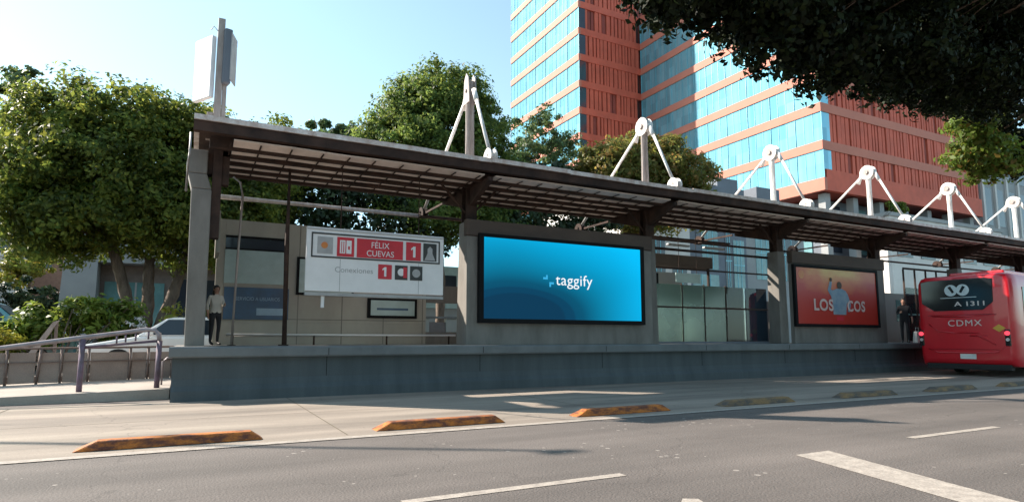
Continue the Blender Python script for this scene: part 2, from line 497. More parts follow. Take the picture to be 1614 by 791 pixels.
class MB:
    def __init__(s):
        s.v, s.f, s.m = [], [], []
    def face(s, pts, mi=0):
        b = len(s.v)
        s.v += [tuple(p) for p in pts]
        s.f.append(tuple(range(b, b+len(pts))))
        s.m.append(mi)
        return s
    def hexa(s, p, mi=0):            # p: 4 bottom (ccw), 4 top
        b = len(s.v)
        s.v += [tuple(q) for q in p]
        for q in ((3, 2, 1, 0), (4, 5, 6, 7), (0, 1, 5, 4), (1, 2, 6, 5), (2, 3, 7, 6), (3, 0, 4, 7)):
            s.f.append(tuple(b+i for i in q))
            s.m.append(mi)
        return s
    def box(s, x0, x1, y0, y1, z0, z1, mi=0):
        return s.hexa([(x0, y0, z0), (x1, y0, z0), (x1, y1, z0), (x0, y1, z0),
                       (x0, y0, z1), (x1, y0, z1), (x1, y1, z1), (x0, y1, z1)], mi)
    def prism(s, poly, axis, a, b, mi=0):
        """poly in the other two axes (in xyz order), extruded from a to b on axis"""
        def P(q, t):
            return {'x': (t, q[0], q[1]), 'y': (q[0], t, q[1]), 'z': (q[0], q[1], t)}[axis]
        n = len(poly)
        k = len(s.v)
        s.v += [P(q, a) for q in poly] + [P(q, b) for q in poly]
        s.f.append(tuple(range(k+n-1, k-1, -1)))
        s.f.append(tuple(range(k+n, k+2*n)))
        s.m += [mi, mi]
        for i in range(n):
            j = (i+1) % n
            s.f.append((k+i, k+j, k+n+j, k+n+i))
            s.m.append(mi)
        return s
    def tube(s, pts, rad, n=10, mi=0):
        pts = [Vector(p) for p in pts]
        if isinstance(rad, (int, float)):
            rad = [rad]*len(pts)
        rings = []
        ref = None
        for i, p in enumerate(pts):
            d = (pts[min(i+1, len(pts)-1)] - pts[max(i-1, 0)]).normalized()
            if ref is None:
                ref = Vector((0, 0, 1)) if abs(d.z) < 0.9 else Vector((1, 0, 0))
            u = d.cross(ref).normalized()
            w = d.cross(u)
            ref = w.cross(d) if w.cross(d).length > 0 else ref
            ref = -w if False else ref
            k = len(s.v)
            for j in range(n):
                t = 2*PI*j/n
                s.v.append(tuple(p + (u*math.cos(t) + w*math.sin(t))*rad[i]))
            rings.append(k)
        for a, b in zip(rings[:-1], rings[1:]):
            for j in range(n):
                q = (j+1) % n
                s.f.append((a+j, a+q, b+q, b+j))
                s.m.append(mi)
        s.f.append(tuple(rings[0]+j for j in range(n-1, -1, -1)))
        s.f.append(tuple(rings[-1]+j for j in range(n)))
        s.m += [mi, mi]
        return s
    def disc(s, c, axis, r, t, n=24, mi=0, a0=0, a1=2*PI):
        full = abs(a1-a0-2*PI) < 1e-6
        ang = [a0+(a1-a0)*i/(n if full else n-1) for i in range(n)]
        c = Vector(c)
        ia = 'xyz'.index(axis)
        o = [i for i in range(3) if i != ia]
        poly = [(c[o[0]]+r*math.cos(q), c[o[1]]+r*math.sin(q)) for q in ang]
        return s.prism(poly, axis, c[ia]-t/2, c[ia]+t/2, mi)
    def build(s, name, mats, parent=None, bevel=0.0, smooth=False, origin=None, fixn=True):
        if isinstance(mats, str):
            mats = [mats]
        if parent is not None:
            w = wloc(parent)
            loc = Vector((0, 0, 0))
        else:
            if origin is None:
                a = np.array(s.v)
                origin = ((a[:, 0].min()+a[:, 0].max())/2, (a[:, 1].min()+a[:, 1].max())/2, a[:, 2].min())
            w = Vector(origin)
            loc = w
        me = bpy.data.meshes.new(name)
        me.from_pydata([(x-w.x, y-w.y, z-w.z) for x, y, z in s.v], [], s.f)
        for q in mats:
            me.materials.append(M[q])
        me.polygons.foreach_set('material_index', s.m)
        if fixn:
            bm = bmesh.new()
            bm.from_mesh(me)
            bmesh.ops.recalc_face_normals(bm, faces=bm.faces)
            bm.to_mesh(me)
            bm.free()
        if smooth:
            me.polygons.foreach_set('use_smooth', [True]*len(me.polygons))
        me.update()
        o = bpy.data.objects.new(name, me)
        o.location = loc
        o.parent = parent
        col.objects.link(o)
        if bevel > 0:
            b = o.modifiers.new('bevel', 'BEVEL')
            b.width = bevel
            b.segments = 2
            b.limit_method = 'ANGLE'
            b.angle_limit = R(40)
        return o

def struct(name, mb, mats, **kw):
    return tag(mb.build(name, mats, **kw), kind='structure')

def copy_tree(o, parent=None, delta=(0, 0, 0)):
    c = o.copy()
    col.objects.link(c)
    c.parent = parent
    if parent is None:
        c.location = o.location + Vector(delta)
    for ch in list(o.children):
        copy_tree(ch, c)
    return c

def lettering(body, facing, x, y, z, height, width, m, parent, name='lettering', depth=0.004, spacing=1.0, bold=0.0):
    """built-in font to mesh, its left-bottom at (x,y,z); facing '-y' reads along +x, facing '-x' reads along -y"""
    cu = bpy.data.curves.new('font', 'FONT')
    cu.body = body
    cu.space_character = spacing
    cu.offset = bold
    tmp = bpy.data.objects.new('font', cu)
    col.objects.link(tmp)
    bpy.context.view_layer.update()
    me = bpy.data.meshes.new_from_object(tmp.evaluated_get(bpy.context.evaluated_depsgraph_get()))
    bpy.data.objects.remove(tmp)
    bpy.data.curves.remove(cu)
    a = np.array([v.co[:] for v in me.vertices])
    lo, hi = a.min(0), a.max(0)
    su = width/(hi[0]-lo[0]) if width else height/(hi[1]-lo[1])
    sv = height/(hi[1]-lo[1])
    b = MB()
    uv = [((p[0]-lo[0])*su, (p[1]-lo[1])*sv) for p in a]
    if facing == '-y':
        b.v = [(x+u, y, z+v) for u, v in uv]
    else:
        b.v = [(x, y-u, z+v) for u, v in uv]
    for p in me.polygons:
        b.f.append(tuple(p.vertices))
        b.m.append(0)
    bpy.data.meshes.remove(me)
    o = b.build(name, m, parent)
    return o

rng = np.random.default_rng(11)
random.seed(5)

def leaf_mesh(blobs, n, size, clump=0.35, clumps=70, aspect=0.55, shell=0.25, up=0.3, seed=None):
    """leaf faces spread in clumps through the volume of the blobs"""
    g = np.random.default_rng(seed if seed is not None else rng.integers(1e9))
    vol = np.array([b[3]*b[4]*b[5] for b in blobs])**0.75
    vol = vol/vol.sum()
    P, N = [], []
    for b, w in zip(blobs, vol):
        k = max(8, int(n*w))
        nc = max(5, int(clumps*w*len(blobs)))
        d = g.normal(size=(nc, 3))
        d /= np.linalg.norm(d, axis=1)[:, None]
        r = shell + (1-shell)*g.random(nc)**0.6
        c = d*r[:, None]*np.array(b[3:6]) + np.array(b[:3])
        idx = g.integers(0, nc, k)
        sc = clump*(0.6+0.8*g.random(nc))
        off = g.normal(size=(k, 3))
        off /= np.linalg.norm(off, axis=1)[:, None]
        off *= (g.random(k)**0.5)[:, None]
        off[:, 2] *= 0.7
        p = c[idx] + off*sc[idx][:, None]
        nn = off*0.9 + d[idx]*0.6 + g.normal(size=(k, 3))*0.55 + np.array([0, 0, up])
        P.append(p)
        N.append(nn)
    P = np.concatenate(P)
    N = np.concatenate(N)
    N /= np.linalg.norm(N, axis=1)[:, None]
    k = len(P)
    t = g.normal(size=(k, 3))
    u = np.cross(N, t)
    u /= np.linalg.norm(u, axis=1)[:, None]
    w = np.cross(N, u)
    s = size*(0.6+0.8*g.random(k))[:, None]
    V = np.empty((k, 4, 3))
    V[:, 0] = P - u*s*0.5
    V[:, 1] = P + w*s*0.5*aspect + N*s*0.10
    V[:, 2] = P + u*s*0.5
    V[:, 3] = P - w*s*0.5*aspect + N*s*0.10
    return V.reshape(-1, 3)

def leaves(name, V, m, parent=None, origin=(0, 0, 0)):
    w = wloc(parent) if parent is not None else Vector(origin)
    V = V - np.array(w[:])
    k = len(V)//4
    me = bpy.data.meshes.new(name)
    me.vertices.add(4*k)
    me.vertices.foreach_set('co', V.astype(np.float32).ravel())
    me.loops.add(4*k)
    me.loops.foreach_set('vertex_index', np.arange(4*k, dtype=np.int32))
    me.polygons.add(k)
    me.polygons.foreach_set('loop_start', np.arange(0, 4*k, 4, dtype=np.int32))
    me.polygons.foreach_set('loop_total', np.full(k, 4, dtype=np.int32))
    me.materials.append(M[m])
    me.update()
    me.validate()
    o = bpy.data.objects.new(name, me)
    o.parent = parent
    if parent is None:
        o.location = w
    col.objects.link(o)
    return o

def limb(mb, a, b, r0, r1, bend=0.25, n=7, k=5):
    a, b = Vector(a), Vector(b)
    off = Vector((random.uniform(-1, 1), random.uniform(-1, 1), random.uniform(0, 0.6)))*bend*(b-a).length*0.3
    pts, rad = [], []
    for i in range(k+1):
        t = i/k
        pts.append(a.lerp(b, t) + off*math.sin(PI*t) + Vector((random.uniform(-1, 1), random.uniform(-1, 1), 0))*0.03*(0 < i < k))
        rad.append(r0+(r1-r0)*t)
    mb.tube(pts, rad, n)
    return pts

def tree(name, base, label, blobs, m, nleaf, size, trunk_r, fork, cat='tree', group=None, stems=None, limb_r=1.0, **kw):
    t = thing(name, base, label, cat, group)
    mb = MB()
    b = Vector(base)
    if stems is None:
        stems = [(b, Vector(fork))]
    for sb, sf in stems:
        limb(mb, sb, sf, trunk_r, trunk_r*0.7, 0.15, 10)
    for i, q in enumerate(blobs):
        sf = min((Vector(s[1]) for s in stems), key=lambda s: (s-Vector(q[:3])).length)
        p = limb(mb, sf, q[:3], trunk_r*0.5*limb_r, trunk_r*0.14*limb_r, 0.3*limb_r)
        for j in range(4):
            d = Vector((random.uniform(-1, 1)*q[3], random.uniform(-1, 1)*q[4], random.uniform(-0.3, 1)*q[5]))*0.75
            limb(mb, p[-2], Vector(q[:3])+d, trunk_r*0.16*limb_r, trunk_r*0.04*limb_r, 0.3, 5, 4)
    mb.build('trunk', 'bark', t, smooth=True)
    leaves('crown', leaf_mesh(blobs, nleaf, size, **kw), m, t)
    return t

# ------------------------------------------------------------------ setting: ground, lanes, markings
struct('ground', MB().face([(-500, -500, 0), (700, -500, 0), (700, 700, 0), (-500, 700, 0)]), 'asphalt', origin=(0, 0, 0))
BACK = 17.6
lane = MB()
x = -60.0
lane.face([(-80, 7.70, 0.004), (160, 7.70, 0.004), (160, 13.6, 0.004), (-80, 13.6, 0.004)])
struct('bus_lane', lane, 'concrete_lane', origin=(0, 0, 0))
jo = MB()
for k in range(-6, 14):
    jo.face([(1.8+k*4.5, 7.9, 0.008), (1.815+k*4.5, 7.9, 0.008), (1.815+k*4.5, 13.4, 0.008), (1.8+k*4.5, 13.4, 0.008)])
jo.face([(-80, 10.55, 0.008), (160, 10.55, 0.008), (160, 10.565, 0.008), (-80, 10.565, 0.008)])
struct('lane_joints', jo, 'soil', origin=(0, 0, 0))
ed = MB().face([(-80, 7.62, 0.008), (160, 7.62, 0.008), (160, 7.78, 0.008), (-80, 7.78, 0.008)])
struct('lane_edge_line', ed, 'lane_paint', origin=(0, 0, 0))
ds = MB()
for k in range(-4, 9):
    x0 = 1.45 + k*6.35
    if k == 1:
        x0 = 7.85
    ds.face([(x0, 4.46, 0.004), (x0+2.03, 4.46, 0.004), (x0+2.03, 4.57, 0.004), (x0, 4.57, 0.004)])
struct('lane_dashes', ds, 'lane_paint', origin=(0, 0, 0))
sb = MB().face([(4.72, 1.3, 0.004), (5.14, 1.3, 0.004), (6.17, 4.42, 0.004), (5.64, 4.42, 0.004)])
struct('stop_bar', sb, 'lane_paint', origin=(0, 0, 0))
sq = MB().face([(2.85, 2.60, 0.004), (3.07, 2.60, 0.004), (3.46, 3.58, 0.004), (3.36, 3.64, 0.004), (3.26, 3.55, 0.004)])
struct('painted_mark', sq, 'lane_paint', origin=(0, 0, 0))
struct('near_pavement', MB().box(-80, 160, -9, -2.4, -0.1, 0.14), 'paving', bevel=0.02)
struct('back_street', MB().box(-120, 160, 17.75, 140, -0.1, 0.34), 'asphalt')
struct('planting_bed', MB().box(-40, 90, 22.6, 36, 0.2, 0.50), 'soil')
struct('ramp', MB().hexa([(-9, 14.25, -0.2), (-0.32, 14.25, -0.2), (-0.32, 17.2, -0.2), (-9, 17.2, -0.2),
                          (-9, 14.25, 0.01), (-0.32, 14.25, 0.215), (-0.32, 17.2, 0.30), (-9, 17.2, 0.05)]), 'paving', bevel=0.01)

# ------------------------------------------------------------------ station platform
XL, XR = -0.29, 60.0
pf = thing('station_platform', (30, 15, 0), 'long blue grey raised platform of the bus station with a projecting edge', 'platform')
w = MB()
prof = [(13.44, 0.0), (13.44, 0.20), (13.50, 0.30), (13.53, 0.42), (13.53, 0.86), (17.0, 0.86), (17.0, 0.0)]
w.prism(prof, 'x', XL, XR)
w.build('base_wall', 'platform_paint', pf)
w = MB().prism([(13.36, 0.84), (13.34, 0.87), (13.34, 1.02), (13.37, 1.05), (13.7, 1.055), (13.7, 0.84)], 'x', XL-0.06, XR)
w.build('platform_edge', 'platform_cap', pf)
for k in range(16):
    MB().box(2.6+k*3.6, 2.612+k*3.6, 13.526, 13.531, 0.43, 0.838).build('joint', 'dark_frame', pf)
    MB().box(2.6+k*3.6, 2.612+k*3.6, 13.336, 13.341, 0.872, 1.018).build('joint', 'dark_frame', pf)
MB().box(XL, XR, 13.702, 17.1, 0.862, 1.05).build('floor', 'grey_concrete', pf)

# ------------------------------------------------------------------ canopy with masts
cols_x = [0.35, 6.27, 12.17, 17.92, 23.47, 29.2, 34.85, 40.8, 46.5, 52.2]
MY = 14.4
cp = thing('station_canopy', (30, 14.4, 1.05), 'long low station canopy of rusty steel hung from white masts', 'canopy')
RX0, RX1 = -0.16, 56.0
MB().box(RX0, RX1, 12.98, 16.25, 5.462, 5.50).build('roof_sheet', 'flashing', cp)
fl = MB()
xx = RX0
while xx < RX1:
    L = random.uniform(1.6, 2.6)
    dz = random.uniform(-0.012, 0.012)
    e = min(xx+L-0.006, RX1)
    fl.box(xx, e, 12.94+random.uniform(-.008, .008), 13.04, 5.43+dz, 5.535+dz)
    xx += L
fl.build('edge_flashing', 'flashing', cp)
fa = MB().box(RX0, RX1, 12.985, 13.08, 5.225, 5.428)
fa.box(RX0, RX1, 13.082, 13.15, 5.225, 5.245)
fa.build('fascia_beam', 'rust_steel', cp)
MB().box(RX0, RX1, 16.2, 16.3, 5.18, 5.455).build('rear_beam', 'rust_steel', cp)
MB().tube([(0.35, 18.0, 5.02), (6.1, 18.0, 5.02)], 0.065, 10).build('outer_tube', 'weathered_steel', cp, smooth=True)
MB().tube([(6.12, 18.0, 5.02), (RX1, 18.0, 5.02)], 0.05, 10).build('outer_tube', 'rust_steel', cp, smooth=True)
pu = MB()
for y in (13.46, 14.08, 14.66, 15.24, 15.82):
    pu.box(RX0+0.3, RX1, y, y+0.13, 5.065, 5.28)
pu.build('purlins', 'rust_steel', cp)
MB().box(RX0+0.1, RX1, 13.09, 16.19, 5.40, 5.455).build('ceiling_deck', 'rust_steel', cp)
bay = [0.42]+[c for c in cols_x[1:]]+[RX1]
for p_, q_ in zip(bay[:-1], bay[1:]):
    for y in (13.13, 13.66, 14.24, 14.82, 15.40):
        ce = MB()
        n_ = max(1, round((q_-p_-0.3)/1.15))
        zs = [(5.15+random.uniform(-.012, .012), 5.125+random.uniform(-.014, .014)) for _ in range(n_+1)]
        for k in range(n_):
            xa_, xb_ = p_+0.15+(q_-p_-0.3)*k/n_, p_+0.15+(q_-p_-0.3)*(k+1)/n_
            (a0, b0), (a1, b1) = zs[k], zs[k+1]
            ce.hexa([(xa_, y, a0), (xb_, y, a1), (xb_, y+0.36, b1), (xa_, y+0.36, b0),
                     (xa_, y, a0+.03), (xb_, y, a1+.03), (xb_, y+0.36, b1+.03), (xa_, y+0.36, b0+.03)])
        ce.build('ceiling_panel', 'ceiling_panel', cp)
bt = MB()
xx = 0.5
while xx < RX1:
    bt.box(xx, xx+0.03, 13.1, 16.19, 5.10, 5.115)
    xx += random.choice((0.56, 0.6, 0.64))
bt.build('battens', 'rust_steel', cp)

def column(i, x):
    first = i == 0
    m = 'weathered_steel' if i in (0, 1, 2) else 'white_steel'
    cmb = MB()
    if first:
        cmb.hexa([(x-0.46, 14.0, 1.05), (x-0.10, 14.0, 1.05), (x-0.10, 14.5, 1.05), (x-0.46, 14.5, 1.05),
                  (x-0.50, 14.0, 4.30), (x-0.12, 14.0, 4.30), (x-0.12, 14.5, 4.30), (x-0.50, 14.5, 4.30)])
        cmb.hexa([(x-0.50, 14.0, 4.303), (x-0.12, 14.0, 4.303), (x-0.12, 14.5, 4.303), (x-0.50, 14.5, 4.303),
                  (x-0.58, 14.0, 4.62), (x-0.22, 14.0, 4.62), (x-0.22, 14.5, 4.62), (x-0.58, 14.5, 4.62)])
        cmb.box(x-0.58, x-0.22, 14.0, 14.5, 4.623, 5.13)
    else:
        cmb.hexa([(x-0.21, 14.20, 1.05), (x+0.21, 14.20, 1.05), (x+0.21, 14.7, 1.05), (x-0.21, 14.7, 1.05),
                  (x-0.17, 14.22, 4.2), (x+0.17, 14.22, 4.2), (x+0.17, 14.66, 4.2), (x-0.17, 14.66, 4.2)])
    c = cmb.build('column', 'grey_concrete', cp, bevel=0.02)
    st = MB()
    if first:
        st.box(x-0.12, x+0.06, 14.05, 14.35, 3.3, 5.18)
        st.box(x-0.22, x-0.125, 14.1, 14.4, 4.66, 5.18)
        st.box(x+0.065, x+0.20, 14.08, 14.30, 4.45, 5.18)
    else:
        st.box(x-0.15, x+0.15, MY-0.16, MY-0.12, 3.9, 5.18)
        st.box(x-0.15, x+0.15, MY+0.12, MY+0.16, 3.9, 5.18)
        st.box(x-0.03, x+0.03, MY-0.119, MY+0.119, 3.9, 5.18)
    st.build('column_head', 'rust_steel', cp)
    ra = MB()
    if not first:
        for s in (-1, 1):
            y0, y1 = MY+s*0.17, MY+s*(1.30 if s < 0 else 1.75)
            ra.prism([(y0, 4.62), (y0, 5.12), (y1, 5.12), (y1, 5.02)], 'x', x-0.06, x+0.06)
        ra.tube([(x+0.10, MY, 4.45), (x+0.78, MY, 5.14)], 0.035, 6)
        ra.tube([(x-0.10, MY, 4.45), (x-0.78, MY, 5.14)], 0.035, 6)
        ra.box(x-0.02, x+0.02, 16.305, 17.94, 5.06, 5.12)
        ra.build('bracket', 'rust_steel', cp)
    if first:
        return
    ms = MB()
    if i in (1, 2):
        ms.tube([(x-0.075, MY, 5.5), (x-0.055, MY, 8.04)], 0.062, 10)
        ms.tube([(x+0.075, MY, 5.5), (x+0.055, MY, 8.04)], 0.062, 10)
        ms.box(x-0.035, x+0.035, MY-0.02, MY+0.02, 5.5, 8.0)
    else:
        ms.tube([(x, MY, 5.5), (x, MY, 7.85)], 0.108, 14)
    mo = ms.build('mast', m, cp, smooth=False)
    hd = MB()
    zt = 7.74
    if i == 1:
        for s in (-0.10, 0.10):
            hd.prism([(MY-0.20, 7.40), (MY+0.20, 7.40), (MY+0.13, 8.08), (MY, 8.24), (MY-0.13, 8.08)], 'x', x+s-0.014, x+s+0.014)
        hd.tube([(x-0.15, MY, 7.75), (x+0.15, MY, 7.75)], 0.05, 10)
    else:
        for s in (-0.10, 0.10):
            hd.disc((x+s, MY, zt), 'x', 0.28, 0.028, 24)
        hd.disc((x, MY, zt), 'x', 0.17, 0.17, 20)
    hd.build('mast_head', 'white_steel' if i > 1 else 'weathered_steel', mo)
    if i > 1:
        MB().tube([(x-0.16, MY, zt), (x+0.16, MY, zt)], 0.075, 12).build('pin', 'weathered_steel', mo)
        rg = MB()
        for s in (-0.118, 0.118):
            rg.disc((x+s, MY, zt), 'x', 0.15, 0.006, 24)
        rg.build('hub_plate', 'weathered_steel', mo)
    for s, ye, ze in ((-1, 13.12, 5.66), (1, 18.0, 5.14)):
        sy = MB().tube([(x, MY+s*0.30, zt-0.12), (x, ye, ze)], 0.047, 8)
        sy.tube([(x, MY+s*0.26, zt-0.03), (x, MY+s*0.42, zt-0.38)], 0.068, 8)
        sy.build('stay', 'white_steel', mo, smooth=True)
        an = MB()
        for q in (-0.075, 0.075):
            an.disc((x+q, ye, ze-0.06), 'x', 0.22, 0.03, 18, a0=-0.35, a1=PI+0.35)
        an.box(x-0.17, x+0.17, ye-0.16, ye+0.16, ze-0.16, ze-0.125)
        an.tube([(x-0.13, ye, ze), (x+0.13, ye, ze)], 0.04, 10)
        an.build('stay_anchor', 'white_steel' if s < 0 else 'rust_steel', mo)
for i, x in enumerate(cols_x):
    column(i, x)

# gutter pipe hanging down at the left end
gp = MB().tube([(-0.20, 13.05, 5.18), (-0.20, 13.05, 4.75), (-0.22, 13.2, 4.62), (-0.24, 13.9, 4.2)], 0.022, 8)
gp.build('rain_pipe', 'grey_steel', cp, smooth=True)

# sign box on the end column
tt = thing('totem_sign', (0.20, 14.1, 5.5), 'pale double sided sign box on a tall post above the left end of the canopy', 'sign')
pm = MB()
pm.box(0.10, 0.24, 14.02, 14.16, 5.5, 8.22)
pm.box(0.245, 0.33, 14.04, 14.14, 5.5, 7.0)
pm.box(-0.02, 0.095, 14.04, 14.14, 5.5, 6.1)
pm.build('post', 'weathered_steel', tt, bevel=0.01)
def rotbox(c, u, L, t, z0, z1):
    u = Vector((u[0], u[1], 0)).normalized()
    n = Vector((-u.y, u.x, 0))
    c = Vector((c[0], c[1], 0))
    q = [c, c+u*L, c+u*L+n*t, c+n*t]
    return [(p.x, p.y, z0) for p in q] + [(p.x, p.y, z1) for p in q]
MB().hexa(rotbox((0.09, 14.06), (-0.52, 0.85), 0.62, 0.10, 6.42, 7.80)).build('sign_panel', 'sign_white', tt, bevel=0.02)
MB().hexa(rotbox((0.40, 13.95), (-0.25, 0.95), 0.5, 0.16, 6.75, 7.98)).build('shaded_sign_side', 'slate_facade', tt, bevel=0.03)  # shaded side of the sign box, the shade put into its slate colour
MB().hexa(rotbox((0.385, 13.93), (0.3, 0.95), 0.4, 0.02, 6.85, 7.9)).build('cabinet_panel', 'sign_grey', tt)
MB().tube([(0.10, 14.0, 7.9), (0.02, 14.02, 8.0), (-0.03, 14.05, 7.92)], 0.012, 6).build('lamp_arm', 'grey_steel', tt)

for o_ in tt.children:
    o_.location += Vector((0.08, 0, -0.12))
# ------------------------------------------------------------------ bay 1: back wall, posters, signs
BY = 16.9
bw = thing('back_wall', (3.2, BY, 1.05), 'beige panelled rear wall of the left station bay with a window', 'wall')
b1 = MB()
x0, x1 = 0.47, 6.02
b1.box(x0, x1, BY, BY+0.12, 1.05, 1.62)
b1.box(x0, 0.66, BY, BY+0.12, 1.622, 4.22)
b1.box(2.18, x1, BY, BY+0.12, 1.622, 4.22)
b1.box(0.662, 2.178, BY, BY+0.12, 3.82, 4.22)
b1.box(0.662, 2.178, BY, BY+0.12, 1.622, 2.60)
b1.build('wall', 'wall_panel', bw)
sm = MB()
for q in (2.45, 3.6, 4.75, 5.9):
    sm.box(q, q+0.025, BY-0.004, BY-0.001, 1.06, 4.2)
sm.box(2.2, 6.0, BY-0.0045, BY-0.0015, 1.70, 1.72)
sm.build('joint_strip', 'grey_concrete', bw)
MB().hexa([(0.42, 15.6, 3.2), (0.50, 15.6, 3.2), (0.50, 16.88, 3.2), (0.42, 16.88, 3.2),
           (0.42, 16.2, 4.3), (0.50, 16.2, 4.3), (0.50, 16.88, 4.3), (0.42, 16.88, 4.3)]).build('end_return', 'wall_panel', bw)
wf = MB().box(0.662, 2.178, BY-0.02, BY+0.03, 3.455, 3.50).box(0.662, 2.178, BY-0.02, BY+0.03, 3.77, 3.818).build('window_frame', 'dark_frame', bw)
MB().box(0.664, 2.176, BY+0.02, BY+0.04, 3.502, 3.768).build('pane', 'dark_window', wf)
MB().box(0.662, 2.178, BY-0.03, BY+0.02, 2.602, 3.453).build('green_glass_panel', 'map_paper', bw)['label'] = 'greyish green glass panel under the window'
MB().box(x1+0.01, 7.3, BY, BY+0.12, 2.25, 2.75).build('lintel', 'grey_concrete', bw)
MB().box(x1+0.01, 7.3, BY, BY+0.12, 1.05, 1.40).build('sill_wall', 'grey_concrete', bw)

po = thing('blue_poster', (1.4, BY-0.03, 1.7), 'dark blue poster with faint pale lettering low on the beige rear wall', 'poster')
MB().box(0.68, 2.22, BY-0.06, BY-0.032, 1.69, 2.50).build('board', 'poster_blue', po)
lettering('SERVICIO A USUARIOS', '-y', 0.95, BY-0.063, 2.17, 0.09, 1.05, 'poster_pale_blue', po)
MB().box(1.45, 2.1, BY-0.0635, BY-0.0605, 1.80, 1.98).build('pale_band', 'poster_pale_blue', po)

mb_ = thing('map_board', (2.7, BY-0.1, 2.3), 'teal framed notice board half hidden behind the white station sign', 'notice board')
MB().box(2.40, 3.9, BY-0.08, BY-0.002, 2.36, 3.36).build('frame', 'dark_frame', mb_)
MB().box(2.46, 3.84, BY-0.10, BY-0.082, 2.42, 3.30).build('sheet', 'map_paper', mb_)

pfm = thing('framed_notice', (4.9, BY, 1.8), 'small dark framed notice on the rear wall under the white sign', 'notice board')
MB().box(4.30, 5.72, BY-0.08, BY-0.002, 1.78, 2.33).build('frame', 'dark_frame', pfm)
MB().box(4.38, 5.64, BY-0.10, BY-0.082, 1.85, 2.27).build('sheet', 'map_paper', pfm)
MB().box(4.55, 5.45, BY-0.103, BY-0.101, 2.00, 2.06).build('printed_line', 'poster_blue', pfm)

# horizontal tube and posts in the bay
tb = thing('thin_mast', (1.85, 14.62, 1.05), 'thin rusty pole from platform floor to canopy in the left bay', 'pole')
MB().tube([(1.87, 14.62, 1.05), (1.84, 14.62, 3.2), (1.84, 14.62, 5.15)], [0.055, 0.055, 0.028], 8).build('post', 'rust_steel', tb, smooth=True)
MB().box(1.75, 1.95, 14.53, 14.71, 1.051, 1.08).build('foot_plate', 'rust_steel', tb)
bpz = thing('bent_pole', (0.86, 15.2, 1.05), 'slim pole with bent top near the left end column', 'pole')
MB().tube([(0.82, 15.2, 1.05), (0.86, 15.2, 3.0), (0.90, 15.2, 4.5), (0.84, 15.2, 4.8), (0.68, 15.2, 4.92)], 0.028, 8).build('tube', 'weathered_steel', bpz, smooth=True)
MB().disc((0.82, 15.2, 1.06), 'z', 0.09, 0.016, 16).build('foot_plate', 'rust_steel', bpz)
ew = thing('sun_block_wall', (0.30, 15.8, 1.05), 'narrow end wall added out of sight behind the left column to block the sun', 'wall')  # added unseen behind the column, blocks sun coming past the left end
MB().box(0.05, 0.11, 14.55, 16.85, 1.055, 4.75).build('wall', 'wall_panel', ew)
MB().box(0.03, 0.13, 14.53, 16.87, 4.751, 4.83).build('coping', 'grey_concrete', ew)

lr = thing('low_rail', (3, 16.2, 1.05), 'pale low tube rail along the platform floor of the left bay', 'rail')
MB().tube([(0.75, 16.3, 1.30), (6.7, 16.3, 1.30)], 0.03, 8).build('tube', 'sign_white', lr, smooth=True)
for q in (0.9, 2.8, 4.7, 6.5):
    MB().tube([(q, 16.3, 1.05), (q, 16.3, 1.28)], 0.025, 8).build('foot', 'rust_steel', lr, smooth=True)

# white station name sign
SY = 13.9
sg = thing('station_sign', (3.78, SY, 2.25), 'white hanging station sign with red name panel and line numbers', 'sign')
sx0, sx1, sz0, sz1 = 2.16, 5.38, 2.25, 3.68
MB().box(sx0, sx1, SY, SY+0.10, sz0, sz1).build('board', 'sign_white', sg, bevel=0.008)
fr = MB()
a, b, c, d = sx0+0.10, sx1-0.10, sz1-0.68, sz1-0.12
fy0, fy1 = SY-0.012, SY-0.001
for q in ((a, b, d-0.035, d), (a, b, c, c+0.035), (a, a+0.03, c+0.036, d-0.036), (b-0.03, b, c+0.036, d-0.036)):
    fr.box(q[0], q[1], fy0, fy1, q[2], q[3])
fr.build('name_frame', 'sign_black', sg)
MB().box(sx0, sx1, SY-0.02, SY+0.12, sz0-0.10, sz0-0.03).build('bottom_rail', 'grey_steel', sg)
MB().box(sx0+0.005, sx1-0.005, SY-0.015, SY-0.002, sz1-0.055, sz1-0.035).build('top_channel', 'sign_grey', sg)
ps = 3.22/210
def SX(px):
    return sx0+(px-490)*ps
def panel(p0, p1, zz0, zz1, m, name):
    return MB().box(SX(p0), SX(p1), SY-0.008, SY-0.001, zz0, zz1).build(name, m, sg, bevel=0.0)
zc0, zc1 = c+0.09, d-0.09
panel(505, 527, zc0, zc1, 'sign_grey', 'logo_panel')
lettering('✳', '-y', SX(510), SY-0.010, zc0+0.10, 0.18, 0.18, 'poster_orange', sg, 'logo_mark') if False else None
MB().disc((SX(515), SY-0.010, (zc0+zc1)/2), 'y', 0.075, 0.003, 12).build('logo_mark', 'poster_orange', sg)
panel(533, 558, zc0-0.04, zc1+0.02, 'sign_red', 'pictogram_panel')
MB().box(SX(537), SX(545), SY-0.011, SY-0.0085, zc0+0.03, zc1-0.05).box(SX(546.5), SX(554), SY-0.011, SY-0.0085, zc0+0.03, zc1-0.05).build('pictogram', 'sign_white', sg)
MB().box(SX(539), SX(540), SY-0.014, SY-0.0115, zc0+0.05, zc1-0.08).box(SX(542), SX(543.2), SY-0.014, SY-0.0115, zc0+0.05, zc1-0.08).box(SX(549), SX(551.5), SY-0.014, SY-0.0115, zc0+0.12, zc0+0.2).build('pictogram_detail', 'sign_red', sg)
panel(562, 633, zc0-0.04, zc1+0.02, 'sign_red', 'name_panel')
lettering('FÉLIX', '-y', SX(584), SY-0.0105, zc0+0.20, 0.17, 0.42, 'sign_white', sg, 'name_lettering')
lettering('CUEVAS', '-y', SX(577), SY-0.0105, zc0+0.005, 0.135, 0.64, 'sign_white', sg, 'name_lettering')
